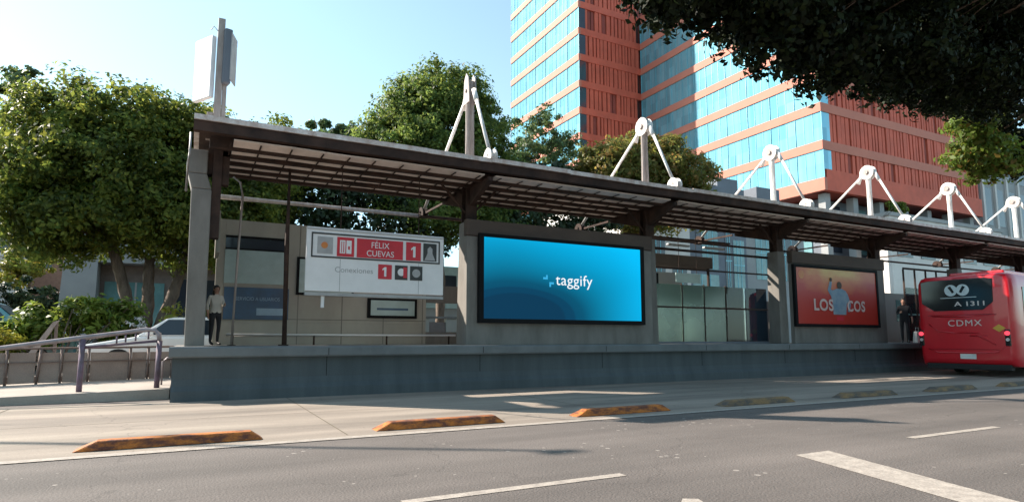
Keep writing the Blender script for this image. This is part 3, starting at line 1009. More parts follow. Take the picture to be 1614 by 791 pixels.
panel(638, 662, zc0-0.04, zc1+0.02, 'sign_red', 'line_number_panel')
def digit_one(x, z, h):
    w = h*0.42
    MB().prism([(x+w*0.45, z), (x+w, z), (x+w, z+h), (x+w*0.55, z+h), (x, z+h*0.80), (x, z+h*0.64), (x+w*0.45, z+h*0.76)], 'y', SY-0.0115, SY-0.009).build('line_number', 'sign_white', sg)
digit_one(SX(646), zc0+0.04, 0.26)
panel(666, 688, zc0-0.03, zc1+0.02, 'sign_black', 'symbol_panel')
MB().prism([(SX(668), zc0-0.01), (SX(686), zc0-0.01), (SX(681), zc0+0.16), (SX(681), zc0+0.27), (SX(677), zc0+0.33), (SX(673), zc0+0.27), (SX(673), zc0+0.16)], 'y', SY-0.011, SY-0.0085).build('station_symbol', 'sign_grey', sg)
lettering('Conexiones', '-y', SX(531), SY-0.004, sz0+0.44, 0.12, 0.86, 'sign_grey', sg, 'lower_lettering')
zb = sz0+0.33
panel(595, 616, zb, zb+0.34, 'sign_red', 'line_number_panel')
digit_one(SX(601.5), zb+0.06, 0.22)
panel(621, 641, zb, zb+0.34, 'sign_black', 'transport_logo')
MB().disc((SX(631), SY-0.010, zb+0.18), 'y', 0.09, 0.003, 16).build('logo_disc', 'sign_white', sg)
MB().box(SX(634), SX(640), SY-0.0125, SY-0.0117, zb+0.05, zb+0.3).build('logo_stripe', 'sign_red', sg)
panel(645, 665, zb, zb+0.34, 'sign_black', 'transport_logo')
MB().disc((SX(655), SY-0.010, zb+0.17), 'y', 0.10, 0.003, 16).build('logo_disc', 'sign_grey', sg)
for q in (2.9, 4.75):
    MB().tube([(q, SY+0.05, sz1), (q, SY+0.05, 5.16)], 0.012, 6).build('hanger', 'rust_steel', sg)
    MB().box(q-0.006, q+0.006, SY-0.003, SY-0.0005, sz0+0.01, c-0.01).build('panel_joint', 'sign_grey', sg)
MB().tube([(2.55, SY+0.05, sz0-0.36), (2.55, SY+0.05, sz0-0.10)], 0.04, 8).build('lower_bracket', 'sign_white', sg)

# ------------------------------------------------------------------ billboards
def portal(name, xa, xb, label, ztop=4.22):
    t = thing(name, ((xa+xb)/2, 14.1, 1.05), label, 'wall')
    w = MB()
    w.box(xa, xb, 14.02, 14.19, 1.05, ztop-0.42)
    w.build('wall', 'grey_concrete', t, bevel=0.015)
    MB().box(xa-0.02, xb+0.02, 13.98, 14.195, ztop-0.418, ztop).build('lintel', 'brown_concrete', t, bevel=0.02)
    return t
portal('screen_wall', 6.05, 12.0, 'grey concrete wall slab with brown lintel carrying the lit blue screen')
portal('poster_wall', 18.2, 23.4, 'grey concrete wall slab with brown lintel carrying the red poster')

sc = thing('advertising_screen', (9.0, 13.95, 1.6), 'large lit blue advertising screen in a black frame', 'screen')
X0, X1, Z0, Z1 = 6.47, 11.49, 1.71, 3.78
SFY = 13.93
fm = MB()
for q in ((X0-0.13, X1+0.13, Z1, Z1+0.09), (X0-0.13, X1+0.13, Z0-0.11, Z0), (X0-0.13, X0, Z0+0.001, Z1-0.001), (X1, X1+0.13, Z0+0.001, Z1-0.001)):
    fm.box(q[0], q[1], SFY-0.04, 14.015, q[2], q[3])
fm.build('frame', 'dark_frame', sc)
MB().box(X0+0.001, X1-0.001, SFY-0.02, 14.01, Z0+0.001, Z1-0.001).build('display', 'screen_picture', sc)
def ZX(px): return X0+(px-762)/(1007-762)*(X1-X0)
LY = SFY-0.023
lettering('taggify', '-y', 8.60, LY, 2.545, 0.385, 1.19, 'screen_white', sc, 'screen_lettering', spacing=1.05)
lg = MB()
for cx_, cz_, s in ((8.33, 2.78, -1), (8.42, 2.70, 1)):
    lg.box(cx_-0.03 if s < 0 else cx_-0.02, cx_+0.02 if s < 0 else cx_+0.03, LY-0.001, LY+0.001, cz_-0.005 if s < 0 else cz_-0.12, cz_+0.11 if s < 0 else cz_+0.005)
    lg.box(cx_-0.12 if s < 0 else cx_+0.031, cx_-0.031 if s < 0 else cx_+0.12, LY-0.001, LY+0.001, cz_-0.005 if s < 0 else cz_-0.05, cz_+0.05 if s < 0 else cz_+0.005)
lg.build('screen_logo', 'screen_cyan', sc)

rp_ = thing('red_poster', (20.3, 13.95, 1.7), 'red and orange advertising poster with a blue figure and pale letters', 'poster')
PX0, PX1, PZ0, PZ1 = 17.98, 22.72, 1.72, 3.66
# keep the poster inside its wall slab
PX0 += 0.28
fm = MB()
for q in ((PX0-0.11, PX1+0.11, PZ1, PZ1+0.10), (PX0-0.11, PX1+0.11, PZ0-0.10, PZ0), (PX0-0.11, PX0, PZ0+0.001, PZ1-0.001), (PX1, PX1+0.11, PZ0+0.001, PZ1-0.001)):
    fm.box(q[0], q[1], SFY-0.02, 14.015, q[2], q[3])
fm.build('frame', 'dark_frame', rp_)
MB().box(PX0+0.001, PX1-0.001, SFY, 14.01, PZ0+0.001, PZ1-0.001).build('sheet', 'poster_picture', rp_)
W_ = PX1-PX0
fx = PX0+0.50*W_
fg_ = MB()
fg_.prism([(fx-0.34, PZ0+0.34), (fx+0.36, PZ0+0.34), (fx+0.42, PZ0+0.70), (fx+0.52, PZ0+1.06), (fx+0.40, PZ0+1.20), (fx+0.18, PZ0+1.27), (fx-0.06, PZ0+1.27), (fx-0.32, PZ0+1.20), (fx-0.44, PZ0+1.02), (fx-0.36, PZ0+0.70)], 'y', SFY-0.009, SFY-0.005)
fg_.build('printed_torso', 'figure_blue', rp_)
ar = MB().prism([(fx+0.525, PZ0+1.05), (fx+0.66, PZ0+0.72), (fx+0.58, PZ0+0.44), (fx+0.46, PZ0+0.46), (fx+0.50, PZ0+0.72), (fx+0.43, PZ0+0.80)], 'y', SFY-0.0085, SFY-0.005)
ar.prism([(fx-0.45, PZ0+1.00), (fx-0.60, PZ0+1.20), (fx-0.46, PZ0+1.52), (fx-0.34, PZ0+1.50), (fx-0.42, PZ0+1.22), (fx-0.325, PZ0+1.205)], 'y', SFY-0.0085, SFY-0.005)
ar.build('printed_arms', 'figure_blue', rp_)
fh = MB()
fh.disc((fx+0.06, SFY-0.011, PZ0+1.39), 'y', 0.135, 0.003, 16)
MB().disc((fx-0.40, SFY-0.011, PZ0+1.58), 'y', 0.07, 0.003, 12).build('printed_fist', 'brown_concrete', rp_)
fh.build('printed_head', 'brown_concrete', rp_)
lettering('LOS', '-y', PX0+0.19*W_, SFY-0.016, PZ0+0.46, 0.42, 1.05, 'letter_pink', rp_, 'poster_lettering', spacing=1.1, bold=0.03)
lettering('COS', '-y', PX0+0.60*W_, SFY-0.016, PZ0+0.46, 0.40, 1.02, 'letter_pink', rp_, 'poster_lettering', spacing=1.1, bold=0.03)
MB().box(fx-0.18, fx+0.22, SFY-0.004, SFY-0.001, PZ0+0.12, PZ0+0.28).build('printed_badge', 'sign_red', rp_)
MB().disc((PX0+0.28, SFY-0.003, PZ1-0.24), 'y', 0.15, 0.003, 16).build('printed_dot', 'poster_orange', rp_)

# ------------------------------------------------------------------ glazed bays
def glazed_bay(xa, xb, label, z_mid=2.20, z_top=2.90):
    t = thing('glass_screen', ((xa+xb)/2, 14.7, 1.05), label, 'glass screen', 'glazed bays of the station')
    return t
gb = glazed_bay(12.5, 17.7, 'greenish glass screen with panes in dark frames between the blue screen and red poster')
edges = [12.45, 13.80, 14.75, 15.72]
for a_, b_ in zip(edges[:-1], edges[1:]):
    for z0_, z1_ in ((1.12, 2.17), (2.23, 2.92)):
        MB().box(a_+0.02, b_-0.02, 14.70, 14.712, z0_, z1_).build('glass_pane', 'green_glass', gb)
fm = MB()
for e in edges:
    fm.box(e-0.018, e+0.018, 14.68, 14.74, 1.05, 2.95)
fm.box(12.45+0.02, 17.7, 14.685, 14.735, 2.175, 2.225)
fm.build('frame', 'rust_steel', gb)
MB().box(12.45, 17.7, 14.66, 14.76, 1.055, 1.115).build('bottom_track', 'slate_facade', gb)
for a_, b_ in ((15.76, 16.62), (16.66, 17.68)):
    for z0_, z1_ in ((1.12, 2.17), (2.23, 2.92)):
        MB().box(a_, b_, 14.70, 14.712, z0_, z1_).build('glass_pane', 'clear_glass' if a_ < 16.5 else 'dark_glass', gb)
tbr = MB().tube([(12.4, 14.66, 4.02), (17.8, 14.66, 4.02)], 0.045, 8).build('top_rail', 'rust_steel', gb, smooth=True)
MB().tube([(12.4, 14.66, 3.42), (17.8, 14.66, 3.42)], 0.03, 8).build('top_rail', 'rust_steel', gb, smooth=True)

fb = tag(MB().box(14.3, 17.05, 16.5, 16.85, 3.78, 4.20).build('sign_box', 'brown_concrete', None, bevel=0.02), 'long dark box sign hanging at the rear of the glazed bay', 'sign box')
st_ = thing('sign_box_support', (16.9, 16.6, 1.05), 'thin dark post standing at the rear of the glazed bay', 'post')
MB().box(16.85, 16.92, 16.55, 16.62, 1.05, 3.775).build('post', 'rust_steel', st_)
MB().box(16.80, 16.97, 16.50, 16.67, 1.051, 1.09).build('foot_plate', 'rust_steel', st_)
rw = thing('rear_panel', (16, BY, 1.05), 'grey and beige rear panel wall behind the green glass bay', 'wall')
MB().box(14.0, 15.9, BY, BY+0.1, 1.05, 3.6).build('wall', 'grey_facade', rw)
MB().box(15.92, 18.9, BY, BY+0.1, 1.05, 3.15).build('wall', 'wall_panel', rw)
MB().box(19.0, 20.8, BY, BY+0.1, 1.05, 2.7).build('wall', 'slate_facade', rw)
MB().box(14.35, 14.75, BY-0.03, BY-0.002, 3.05, 3.55).build('vent_opening', 'dark_frame', rw)
nb = thing('notice_sheet', (17.3, BY-0.05, 2.6), 'pale notice board with red heading behind the glass bay', 'notice board')
MB().box(16.3, 18.6, BY-0.06, BY-0.002, 2.50, 3.05).build('sheet', 'sign_white', nb)
MB().box(17.3, 18.4, BY-0.063, BY-0.061, 2.75, 2.95).build('heading', 'letter_pink', nb)
bp = thing('pillar', (19.0, 16.2, 1.05), 'short beige pillar behind the glass beside the dark glass pane', 'pillar')
MB().box(18.55, 18.78, 16.1, 16.3, 1.05, 2.42).build('shaft', 'wall_panel', bp, bevel=0.01)
MB().box(18.52, 18.81, 16.07, 16.33, 2.421, 2.47).build('cap', 'grey_concrete', bp)

ct = thing('cable_duct', (14.9, 16.2, 4.4), 'thin dark cable duct with hanging lamps above the green glass bay', 'cable duct')
MB().box(12.6, 17.5, 16.05, 16.13, 4.66, 4.72).build('duct', 'rust_steel', ct)
for q in (13.3, 15.0, 16.7):
    MB().tube([(q, 16.09, 4.66), (q, 16.09, 4.50)], 0.012, 6).build('lamp_rod', 'rust_steel', ct)
    MB().box(q-0.5, q+0.5, 16.02, 16.16, 4.43, 4.50).build('lamp_case', 'grey_steel', ct, bevel=0.02)
tg = thing('turnstile', (17.2, 15.7, 1.05), 'grey turnstile cabinet with arms behind the dark glass pane', 'turnstile')
MB().box(17.0, 17.25, 15.3, 16.1, 1.05, 2.0).build('cabinet', 'grey_steel', tg, bevel=0.03)
for q in (0, 1, 2):
    MB().tube([(17.0, 15.7, 1.85), (16.62, 15.7+0.25*(q-1), 1.85-0.2*(q != 1))], 0.018, 8).build('arm', 'silver', tg, smooth=True)
hb = thing('hanging_board', (15.0, 15.6, 3.5), 'small pale hanging board inside the green glass bay', 'hanging sign')
MB().box(14.4, 15.5, 15.58, 15.63, 3.10, 3.42).build('board', 'map_paper', hb, bevel=0.005)
for q in (14.55, 15.35):
    MB().tube([(q, 15.605, 3.42), (q, 15.605, 5.07)], 0.010, 6).build('hanger', 'rust_steel', hb)
def plain_bay(xa, xb, label):
    t = thing('glass_screen', ((xa+xb)/2, 14.7, 1.05), label, 'glass screen', 'glazed bays of the station')
    n = 4
    for k in range(n):
        p, q = xa+(xb-xa)*k/n, xa+(xb-xa)*(k+1)/n
        for z0_, z1_ in ((1.12, 2.17), (2.23, 3.3)):
            MB().box(p+0.03, q-0.03, 14.70, 14.712, z0_, z1_).build('glass_pane', 'clear_glass', t)
        MB().box(p-0.02, p+0.02, 14.68, 14.74, 1.05, 4.05).build('frame', 'rust_steel', t)
    MB().box(xa, xb, 14.66, 14.76, 1.055, 1.115).build('bottom_track', 'slate_facade', t)
    MB().box(xa, xb, 14.685, 14.735, 4.055, 4.13).build('top_rail', 'rust_steel', t)
plain_bay(25.9, 29.1, 'clear glass screen in dark frames just right of the red poster')
plain_bay(29.7, 34.8, 'clear glass screen seen above the roof of the red bus')
plain_bay(35.4, 40.5, 'clear glass screen at the far end of the station')
rw = thing('rear_panel', (30, BY, 1.05), 'long grey rear wall of the far station bays behind the bus', 'wall')
MB().box(27.5, 48, BY, BY+0.1, 1.05, 3.3).build('wall', 'grey_facade', rw)
MB().box(29.0, 33, BY-0.03, BY-0.002, 2.0, 3.0).build('window', 'teal_window', rw)

# ------------------------------------------------------------------ kerb separators
def separator(x, m, label):
    L, y0, y1 = 1.90, 8.02, 8.30
    h = 0.105
    o = MB().hexa([(x, y0, 0.005), (x+L, y0, 0.005), (x+L, y1, 0.005), (x, y1, 0.005),
                   (x+0.22, y0+0.06, h), (x+L-0.14, y0+0.06, h), (x+L-0.14, y1-0.06, h), (x+0.22, y1-0.06, h)]).build('lane_separator', m, None, bevel=0.018)
    return tag(o, label, 'lane separator', 'kerb blocks along the bus lane')
for x, m, l in ((-1.06, 'separator', 'long orange kerb block in full sun nearest the camera at far left'),
                (2.20, 'separator', 'orange kerb block in full sun, second from the left'),
                (5.33, 'separator', 'orange kerb block at the edge of the canopy shadow below the blue screen'),
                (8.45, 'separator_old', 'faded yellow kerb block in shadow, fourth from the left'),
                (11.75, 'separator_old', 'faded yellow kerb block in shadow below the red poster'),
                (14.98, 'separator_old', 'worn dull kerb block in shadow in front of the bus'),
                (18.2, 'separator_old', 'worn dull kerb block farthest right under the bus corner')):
    separator(x, m, l)

# ------------------------------------------------------------------ railings on the ramp
fr = thing('ramp_railing', (-1.8, 14.5, 0.1), 'purple grey tube handrail along the near side of the ramp', 'railing')
def rz(x): return 1.42 + (x+0.6)*0.155
pts = [(-8, 14.5, rz(-8)), (-4, 14.5, rz(-4)), (-1.9, 14.5, rz(-1.9)), (-0.80, 14.5, rz(-0.8)), (-0.66, 14.5, rz(-0.7)-0.02), (-0.58, 14.5, 1.30), (-0.56, 14.5, 1.15)]
MB().tube(pts, 0.05, 10).build('handrail', 'rail_steel', fr, smooth=True)
for x in (-0.56, -1.86, -4.4, -6.9):
    MB().tube([(x, 14.5, -0.02 if x < -1 else 0.1), (x, 14.5, rz(x)-0.03 if x < -1 else 1.16)], 0.055, 10).build('post', 'purple_paint', fr, smooth=True)
MB().tube([(-1.82, 14.5, rz(-1.85)-0.19), (-0.60, 14.5, 1.16)], 0.028, 8).build('lower_rail', 'purple_paint', fr, smooth=True)
for x in (-1.30, -1.15, -0.98, -0.76):
    MB().tube([(x, 14.5, rz(x)-0.2), (x, 14.5, rz(x)-0.03)], 0.018, 6).build('baluster', 'purple_paint', fr, smooth=True)
br = thing('mesh_fence', (-2.5, 16.8, 0.1), 'brown fence of mesh panels along the far side of the ramp', 'fence')
fx0 = [-9.3, -8.1, -6.9, -5.7, -4.55, -3.48, -2.95, -2.52, -2.02, -1.22, -0.86, -0.36]
for k, x in enumerate(fx0):
    lean = 0.06 if k == 6 else 0.0
    MB().tube([(x, 16.8, 0.1), (x+lean, 16.8, 0.95+0.008*k)], 0.03, 6).build('post', 'brown_rail', br, smooth=True)
for p, q in zip(fx0[:-1], fx0[1:]):
    MB().box(p+0.035, q-0.035, 16.82, 16.835, 0.24 if q < -0.3 else 0.3, 0.90).build('panel', 'brown_mesh', br)
MB().tube([(-9.3, 16.79, 0.93), (-0.36, 16.79, 1.02)], 0.025, 6).build('top_rail', 'brown_rail', br, smooth=True)
MB().tube([(-9.3, 16.78, 0.62), (-0.36, 16.78, 0.72)], 0.016, 6).build('middle_rail', 'brown_rail', br, smooth=True)
gr = thing('gate_post', (-0.35, 14.9, 0.2), 'thin bent steel hoop between the ramp railing and the platform end', 'hoop')
MB().tube([(-0.50, 15.1, 0.2), (-0.50, 15.1, 0.72), (-0.42, 15.1, 0.80), (-0.30, 15.1, 0.80)], 0.02, 8).build('tube', 'rail_steel', gr, smooth=True)

# wooden board leaning by the bush
lb = thing('leaning_board', (-2.9, 18.6, 0.35), 'weathered wooden board leaning in front of the green bush', 'board')
MB().hexa([(-3.75, 18.6, 0.34), (-3.60, 18.6, 0.34), (-3.60, 18.68, 0.34), (-3.75, 18.68, 0.34),
           (-3.02, 18.6, 1.62), (-2.90, 18.6, 1.66), (-2.90, 18.68, 1.66), (-3.02, 18.68, 1.62)]).build('plank', 'weathered_steel', lb)
MB().box(-2.98, -2.92, 18.61, 18.67, 0.34, 1.60).build('prop', 'brown_rail', lb)

# ------------------------------------------------------------------ bus
def bus():
    X, L = 22.3, 11.8
    ya, yb = 12.3, 9.55          # left (kerb) and right flank as seen from behind
    yc = (ya+yb)/2
    t = thing('city_bus', (X+L/2, yc, 0), 'red articulated city bus seen from behind, docked at the platform', 'bus')
    bm = bmesh.new()
    secs = []
    prof = lambda w, h, zb: [(w*0.97, zb), (w, zb+0.25), (w, h-0.55), (w*0.985, h-0.22), (w*0.93, h-0.06), (w*0.80, h),
                             (-w*0.80, h), (-w*0.93, h-0.06), (-w*0.985, h-0.22), (-w, h-0.55), (-w, zb+0.25), (-w*0.97, zb)]
    W2 = abs(ya-yb)/2
    for dx, sw, h, zb in ((0.00, 0.90, 3.20, 0.52), (0.05, 0.955, 3.26, 0.42), (0.18, 0.99, 3.30, 0.34), (0.5, 1.0, 3.31, 0.32), (L-0.5, 1.0, 3.31, 0.32), (L, 0.95, 3.2, 0.4)):
        ring = [bm.verts.new((X+dx, yc+p[0]*sw, p[1])) for p in prof(W2, h, zb)]
        secs.append(ring)
    for a, b in zip(secs[:-1], secs[1:]):
        n = len(a)
        for i in range(n):
            bm.faces.new((a[i], a[(i+1) % n], b[(i+1) % n], b[i]))
    bm.faces.new(secs[0])
    bm.faces.new(secs[-1])
    bmesh.ops.recalc_face_normals(bm, faces=bm.faces)
    w = wloc(t)
    for v in bm.verts:
        v.co -= w
    me = bpy.data.meshes.new('body')
    bm.to_mesh(me)
    bm.free()
    me.materials.append(M['bus_red'])
    o = bpy.data.objects.new('body', me)
    o.parent = t
    col.objects.link(o)
    b = o.modifiers.new('bevel', 'BEVEL')
    b.width = 0.05
    b.segments = 3
    b.limit_method = 'ANGLE'
    b.angle_limit = R(25)
    for p in me.polygons:
        p.use_smooth = True
    # rear window: chamfered lower corners, wraps a little forward at the top
    yl, yr = ya-0.20, yb+0.46
    win = [(yl+0.02, 3.12), (yl+0.02, 2.40), (yl-0.35, 2.13), (yr+0.35, 2.13), (yr+0.06, 2.38), (yr+0.04, 3.12), (yr+0.25, 3.16), (yl-0.2, 3.16)]
    rw = MB().prism(win, 'x', X-0.022, X+0.03).build('rear_window', 'bus_black', t, bevel=0.015)
    # logo on the rear glass: two rounded leaf shapes over a bar
    lo = MB()
    for s in (-1, 1):
        poly = []
        for k in range(20):
            a = 2*PI*k/20
            r_ = 0.185
            poly.append((yc+0.12+s*0.17+r_*math.cos(a)*(1.0 if True else 1), 2.80+0.19*math.sin(a)))
        lo.prism(poly, 'x', X-0.030-0.001*s, X-0.024)
    lo.build('rear_logo', 'logo_pale', rw)
    ld = MB()
    for s in (-1, 1):
        cy_ = yc+0.12+s*0.15
        ld.prism([(cy_+s*0.10, 2.90), (cy_+s*0.02, 2.94), (cy_-s*0.08, 2.74), (cy_-s*0.02, 2.70)], 'x', X-0.036, X-0.0325)
    ld.build('logo_leaf', 'bus_black', rw)
    MB().box(X-0.030, X-0.024, yc-0.42, yc+0.62, 2.545, 2.565).build('logo_line', 'logo_pale', rw)
    lettering('A 1311', '-x', X-0.030, yc+0.22, 2.27, 0.15, 0.85, 'silver', rw, 'fleet_number', bold=0.015)
    lettering('CDMX', '-x', X-0.012+-0.012, yc+0.44, 1.62, 0.20, 0.95, 'silver', t, 'city_lettering', spacing=1.12)
    # yellow diamond, number plate
    MB().prism([(yc-0.95, 1.66), (yc-0.78, 1.54), (yc-0.95, 1.42), (yc-1.12, 1.54)], 'x', X-0.016, X+0.01).build('warning_diamond', 'yellow', t)
    pl = MB().box(X-0.03, X+0.01, yc-0.28, yc+0.16, 0.56, 0.72).build('number_plate', 'plate_white', t)
    # bumper, engine hatch seams
    cr = MB()
    def arc(pts): cr.tube(pts, 0.024, 8)
    arc([(X-0.004, ya-0.35, 1.70), (X-0.008, ya-0.62, 1.46), (X-0.010, yc+0.3, 1.40), (X-0.010, yc-0.4, 1.40), (X-0.008, yb+0.95, 1.28), (X-0.004, yb+0.55, 1.02)])
    arc([(X-0.006, ya-0.45, 1.96), (X-0.008, yc, 1.93), (X-0.006, yb+0.5, 1.97)])
    arc([(X-0.006, yc-0.15, 1.30), (X-0.006, yb+0.75, 1.30)])
    arc([(X-0.004, yb+0.25, 0.98), (X-0.006, yb+0.5, 0.80), (X-0.008, yc-0.5, 0.76), (X-0.008, yc+0.8, 0.76), (X-0.004, ya-0.3, 0.88)])
    cr.build('panel_crease', 'bus_red', t, smooth=True)
    sm = MB()
    for a_, b_, c_, d_ in ((ya-0.34, yb+0.46, 1.985, 1.995), (ya-0.30, yb+0.40, 0.86, 0.87)):
        sm.box(X-0.006, X+0.02, b_, a_, c_, d_)
    sm.build('hatch_seam', 'bus_black', t)
    MB().box(X-0.012, X+0.02, yc-0.22, yc+0.22, 3.185, 3.215).build('high_brake_lamp', 'sign_red', t)
    MB().box(X+0.02, X+0.30, yb+0.20, ya-0.20, 0.22, 0.40).build('under_tray', 'rubber', t, bevel=0.02)
    for y in (ya-0.10, yb+0.22):
        h = MB().box(X-0.02, X+0.10, y-0.075, y+0.075, 0.98, 1.50).build('lamp_cluster', 'bus_black', t, bevel=0.02)
        MB().disc((X-0.03, y, 1.38), 'x', 0.07, 0.03, 16).build('lamp', 'tail_lamp', h)
        MB().disc((X-0.03, y, 1.18), 'x', 0.05, 0.03, 16).build('reflector', 'silver', h)
    # flank towards the road: windows, skirt line, wheels
    for k in range(6):
        MB().box(X+0.75+k*1.75, X+2.40+k*1.75, yb-0.012, yb+0.03, 1.65, 2.85).build('side_window', 'bus_black', t, bevel=0.02)
        MB().box(X+0.75+k*1.75, X+2.40+k*1.75, ya-0.03, ya+0.012, 1.65, 2.85).build('side_window', 'bus_black', t, bevel=0.02)
    for x in (X+2.7, X+9.0):
        for y in (yb+0.16, ya-0.16):
            wh = MB().disc((x, y, 0.50), 'y', 0.50, 0.30, 28).build('wheel', 'rubber', t, bevel=0.02)
            MB().disc((x, y, 0.50), 'y', 0.27, 0.33, 20).build('rim', 'silver', wh)
    MB().box(X+1.2, X+5.0, yc-0.8, yc+0.8, 3.30, 3.48).build('roof_unit', 'bus_red', t, bevel=0.05)
    a = R(5)
    t.rotation_euler = (0, 0, a)
    hx, hy = L/2, -(ya-yb)/2
    t.location = (X + hx*math.cos(a) - hy*math.sin(a), ya + hx*math.sin(a) + hy*math.cos(a), 0)
bus()

# ------------------------------------------------------------------ cars on the back street
def car(name, loc, label, paint, L=4.4, W=1.75, H=1.48, flip=False):
    t = thing(name, loc, label, 'car')
    x, y, z = loc
    def Q(u): return x+(u if not flip else -u)
    low = [(-0.5, 0.28), (-0.5, 0.50), (-0.485, 0.60), (-0.46, 0.66), (-0.24, 0.92/1.48*1.0), (0.40, 0.97/1.48), (0.485, 0.62), (0.5, 0.5), (0.5, 0.28)]
    low = [(-2.2, 0.25), (-2.22, 0.50), (-2.12, 0.74), (-1.15, 0.92), (-1.0, 0.95), (1.75, 0.98), (2.12, 0.92), (2.2, 0.6), (2.18, 0.25)]
    s = L/4.4
    hs = H/1.48
    MB().prism([(Q(a*s), z+b*hs) for a, b in low], 'y', y-W/2, y+W/2).build('body', paint, t, bevel=0.07, smooth=False)
    cab = [(-1.02, 0.95), (-0.38, 1.42), (-0.2, 1.46), (0.85, 1.48), (1.05, 1.44), (1.72, 0.98)]
    def ring(inset, base):
        return [(Q(a*s), z+b*hs) for a, b in cab]
    top = MB()
    w0, w1 = W/2-0.05, W/2-0.22
    pts = [(Q(a*s), z+b*hs) for a, b in cab]
    lv = [w0, w1, w1, w1, w1, w0]
    k = len(top.v)
    top.v += [(p[0], y-l, p[1]) for p, l in zip(pts, lv)] + [(p[0], y+l, p[1]) for p, l in zip(pts, lv)]
    n = len(pts)
    top.f.append(tuple(range(n)))
    top.f.append(tuple(range(2*n-1, n-1, -1)))
    top.m += [0, 0]
    for i in range(n):
        j = (i+1) % n
        top.f.append((i, j, n+j, n+i))
        top.m.append(0)
    cb = top.build('cabin', paint, t, bevel=0.03)
    # glass, set proud of the cabin shell
    def glass(name, q):
        MB().face(q).build(name, 'car_glass', cb)
    e = 0.006
    p0, p1 = Vector((Q(-0.97*s), 0, z+0.99*hs)), Vector((Q(-0.42*s), 0, z+1.39*hs))
    nrm = Vector((-(p1.z-p0.z), 0, (p1.x-p0.x))).normalized()*e*3
    if nrm.z < 0: nrm = -nrm
    glass('windscreen', [(p0.x+nrm.x, y-w0+0.10, p0.z+nrm.z), (p0.x+nrm.x, y+w0-0.10, p0.z+nrm.z), (p1.x+nrm.x, y+w1-0.06, p1.z+nrm.z), (p1.x+nrm.x, y-w1+0.06, p1.z+nrm.z)])
    for sd in (-1, 1):
        for a0, a1, b0, b1 in ((-0.80, 0.30, -0.33, 0.28), (0.38, 1.38, 0.36, 0.98)):
            dz0, dz1 = 0.99, 1.40
            f0, f1 = (dz0-0.95)/(1.46-0.95), (dz1-0.95)/(1.46-0.95)
            l0, l1 = w0+(w1-w0)*f0+e, w0+(w1-w0)*f1+e
            glass('side_window', [(Q(a0*s), y+sd*l0, z+dz0*hs), (Q(a1*s), y+sd*l0, z+dz0*hs), (Q(b1*s), y+sd*l1, z+dz1*hs), (Q(b0*s), y+sd*l1, z+dz1*hs)])
    for a in (-1.38, 1.35):
        for sd in (-1, 1):
            wh = MB().disc((Q(a*s), y+sd*(W/2-0.10), z+0.31), 'y', 0.31, 0.22, 24).build('wheel', 'rubber', t, bevel=0.02)
            MB().disc((Q(a*s), y+sd*(W/2-0.10), z+0.31), 'y', 0.19, 0.235, 16).build('rim', 'silver', wh)
    for sd in (-1, 1):
        MB().box(Q(-2.19*s)-0.05, Q(-2.19*s)+0.16, y+sd*W*0.36-0.16, y+sd*W*0.36+0.16, z+0.62*hs, z+0.74*hs).build('headlight', 'silver', t, bevel=0.03)
        MB().box(Q(-0.72*s)-0.08, Q(-0.72*s)+0.08, y+sd*(W/2+0.08)-0.07, y+sd*(W/2+0.08)+0.07, z+0.98*hs, z+1.10*hs).build('mirror', paint, t, bevel=0.03)
    return t
car('parked_car', (-0.2, 19.0, 0.34), 'white car behind the ramp fence, its bonnet towards the left', 'car_white', H=1.44)
car('parked_car', (-5.3, 22.3, 0.34), 'teal roofed tall car at the left edge of the photo beyond the bush', 'car_teal', L=4.8, H=1.95, flip=True)

# ------------------------------------------------------------------ people
def skin_mesh(verts, edges, radii, name, mats, parent, classify, sub=2):
    me = bpy.data.meshes.new(name+'_skeleton')
    me.from_pydata(verts, edges, [])
    o = bpy.data.objects.new(name+'_skeleton', me)
    col.objects.link(o)
    md = o.modifiers.new('skin', 'SKIN')
    sv = me.skin_vertices[0].data
    for i, r in enumerate(radii):
        sv[i].radius = r if isinstance(r, tuple) else (r, r)
        sv[i].use_root = (i == 0)
    s = o.modifiers.new('sub', 'SUBSURF')
    s.levels = sub
    s.render_levels = sub
    bpy.context.view_layer.update()
    m2 = bpy.data.meshes.new_from_object(o.evaluated_get(bpy.context.evaluated_depsgraph_get()))
    bpy.data.objects.remove(o)
    bpy.data.meshes.remove(me)
    m2.name = name
    for q in mats:
        m2.materials.append(M[q])
    for p in m2.polygons:
        p.material_index = classify(p.center)
        p.use_smooth = True
    ob = bpy.data.objects.new(name, m2)
    ob.parent = parent
    col.objects.link(ob)
    return ob

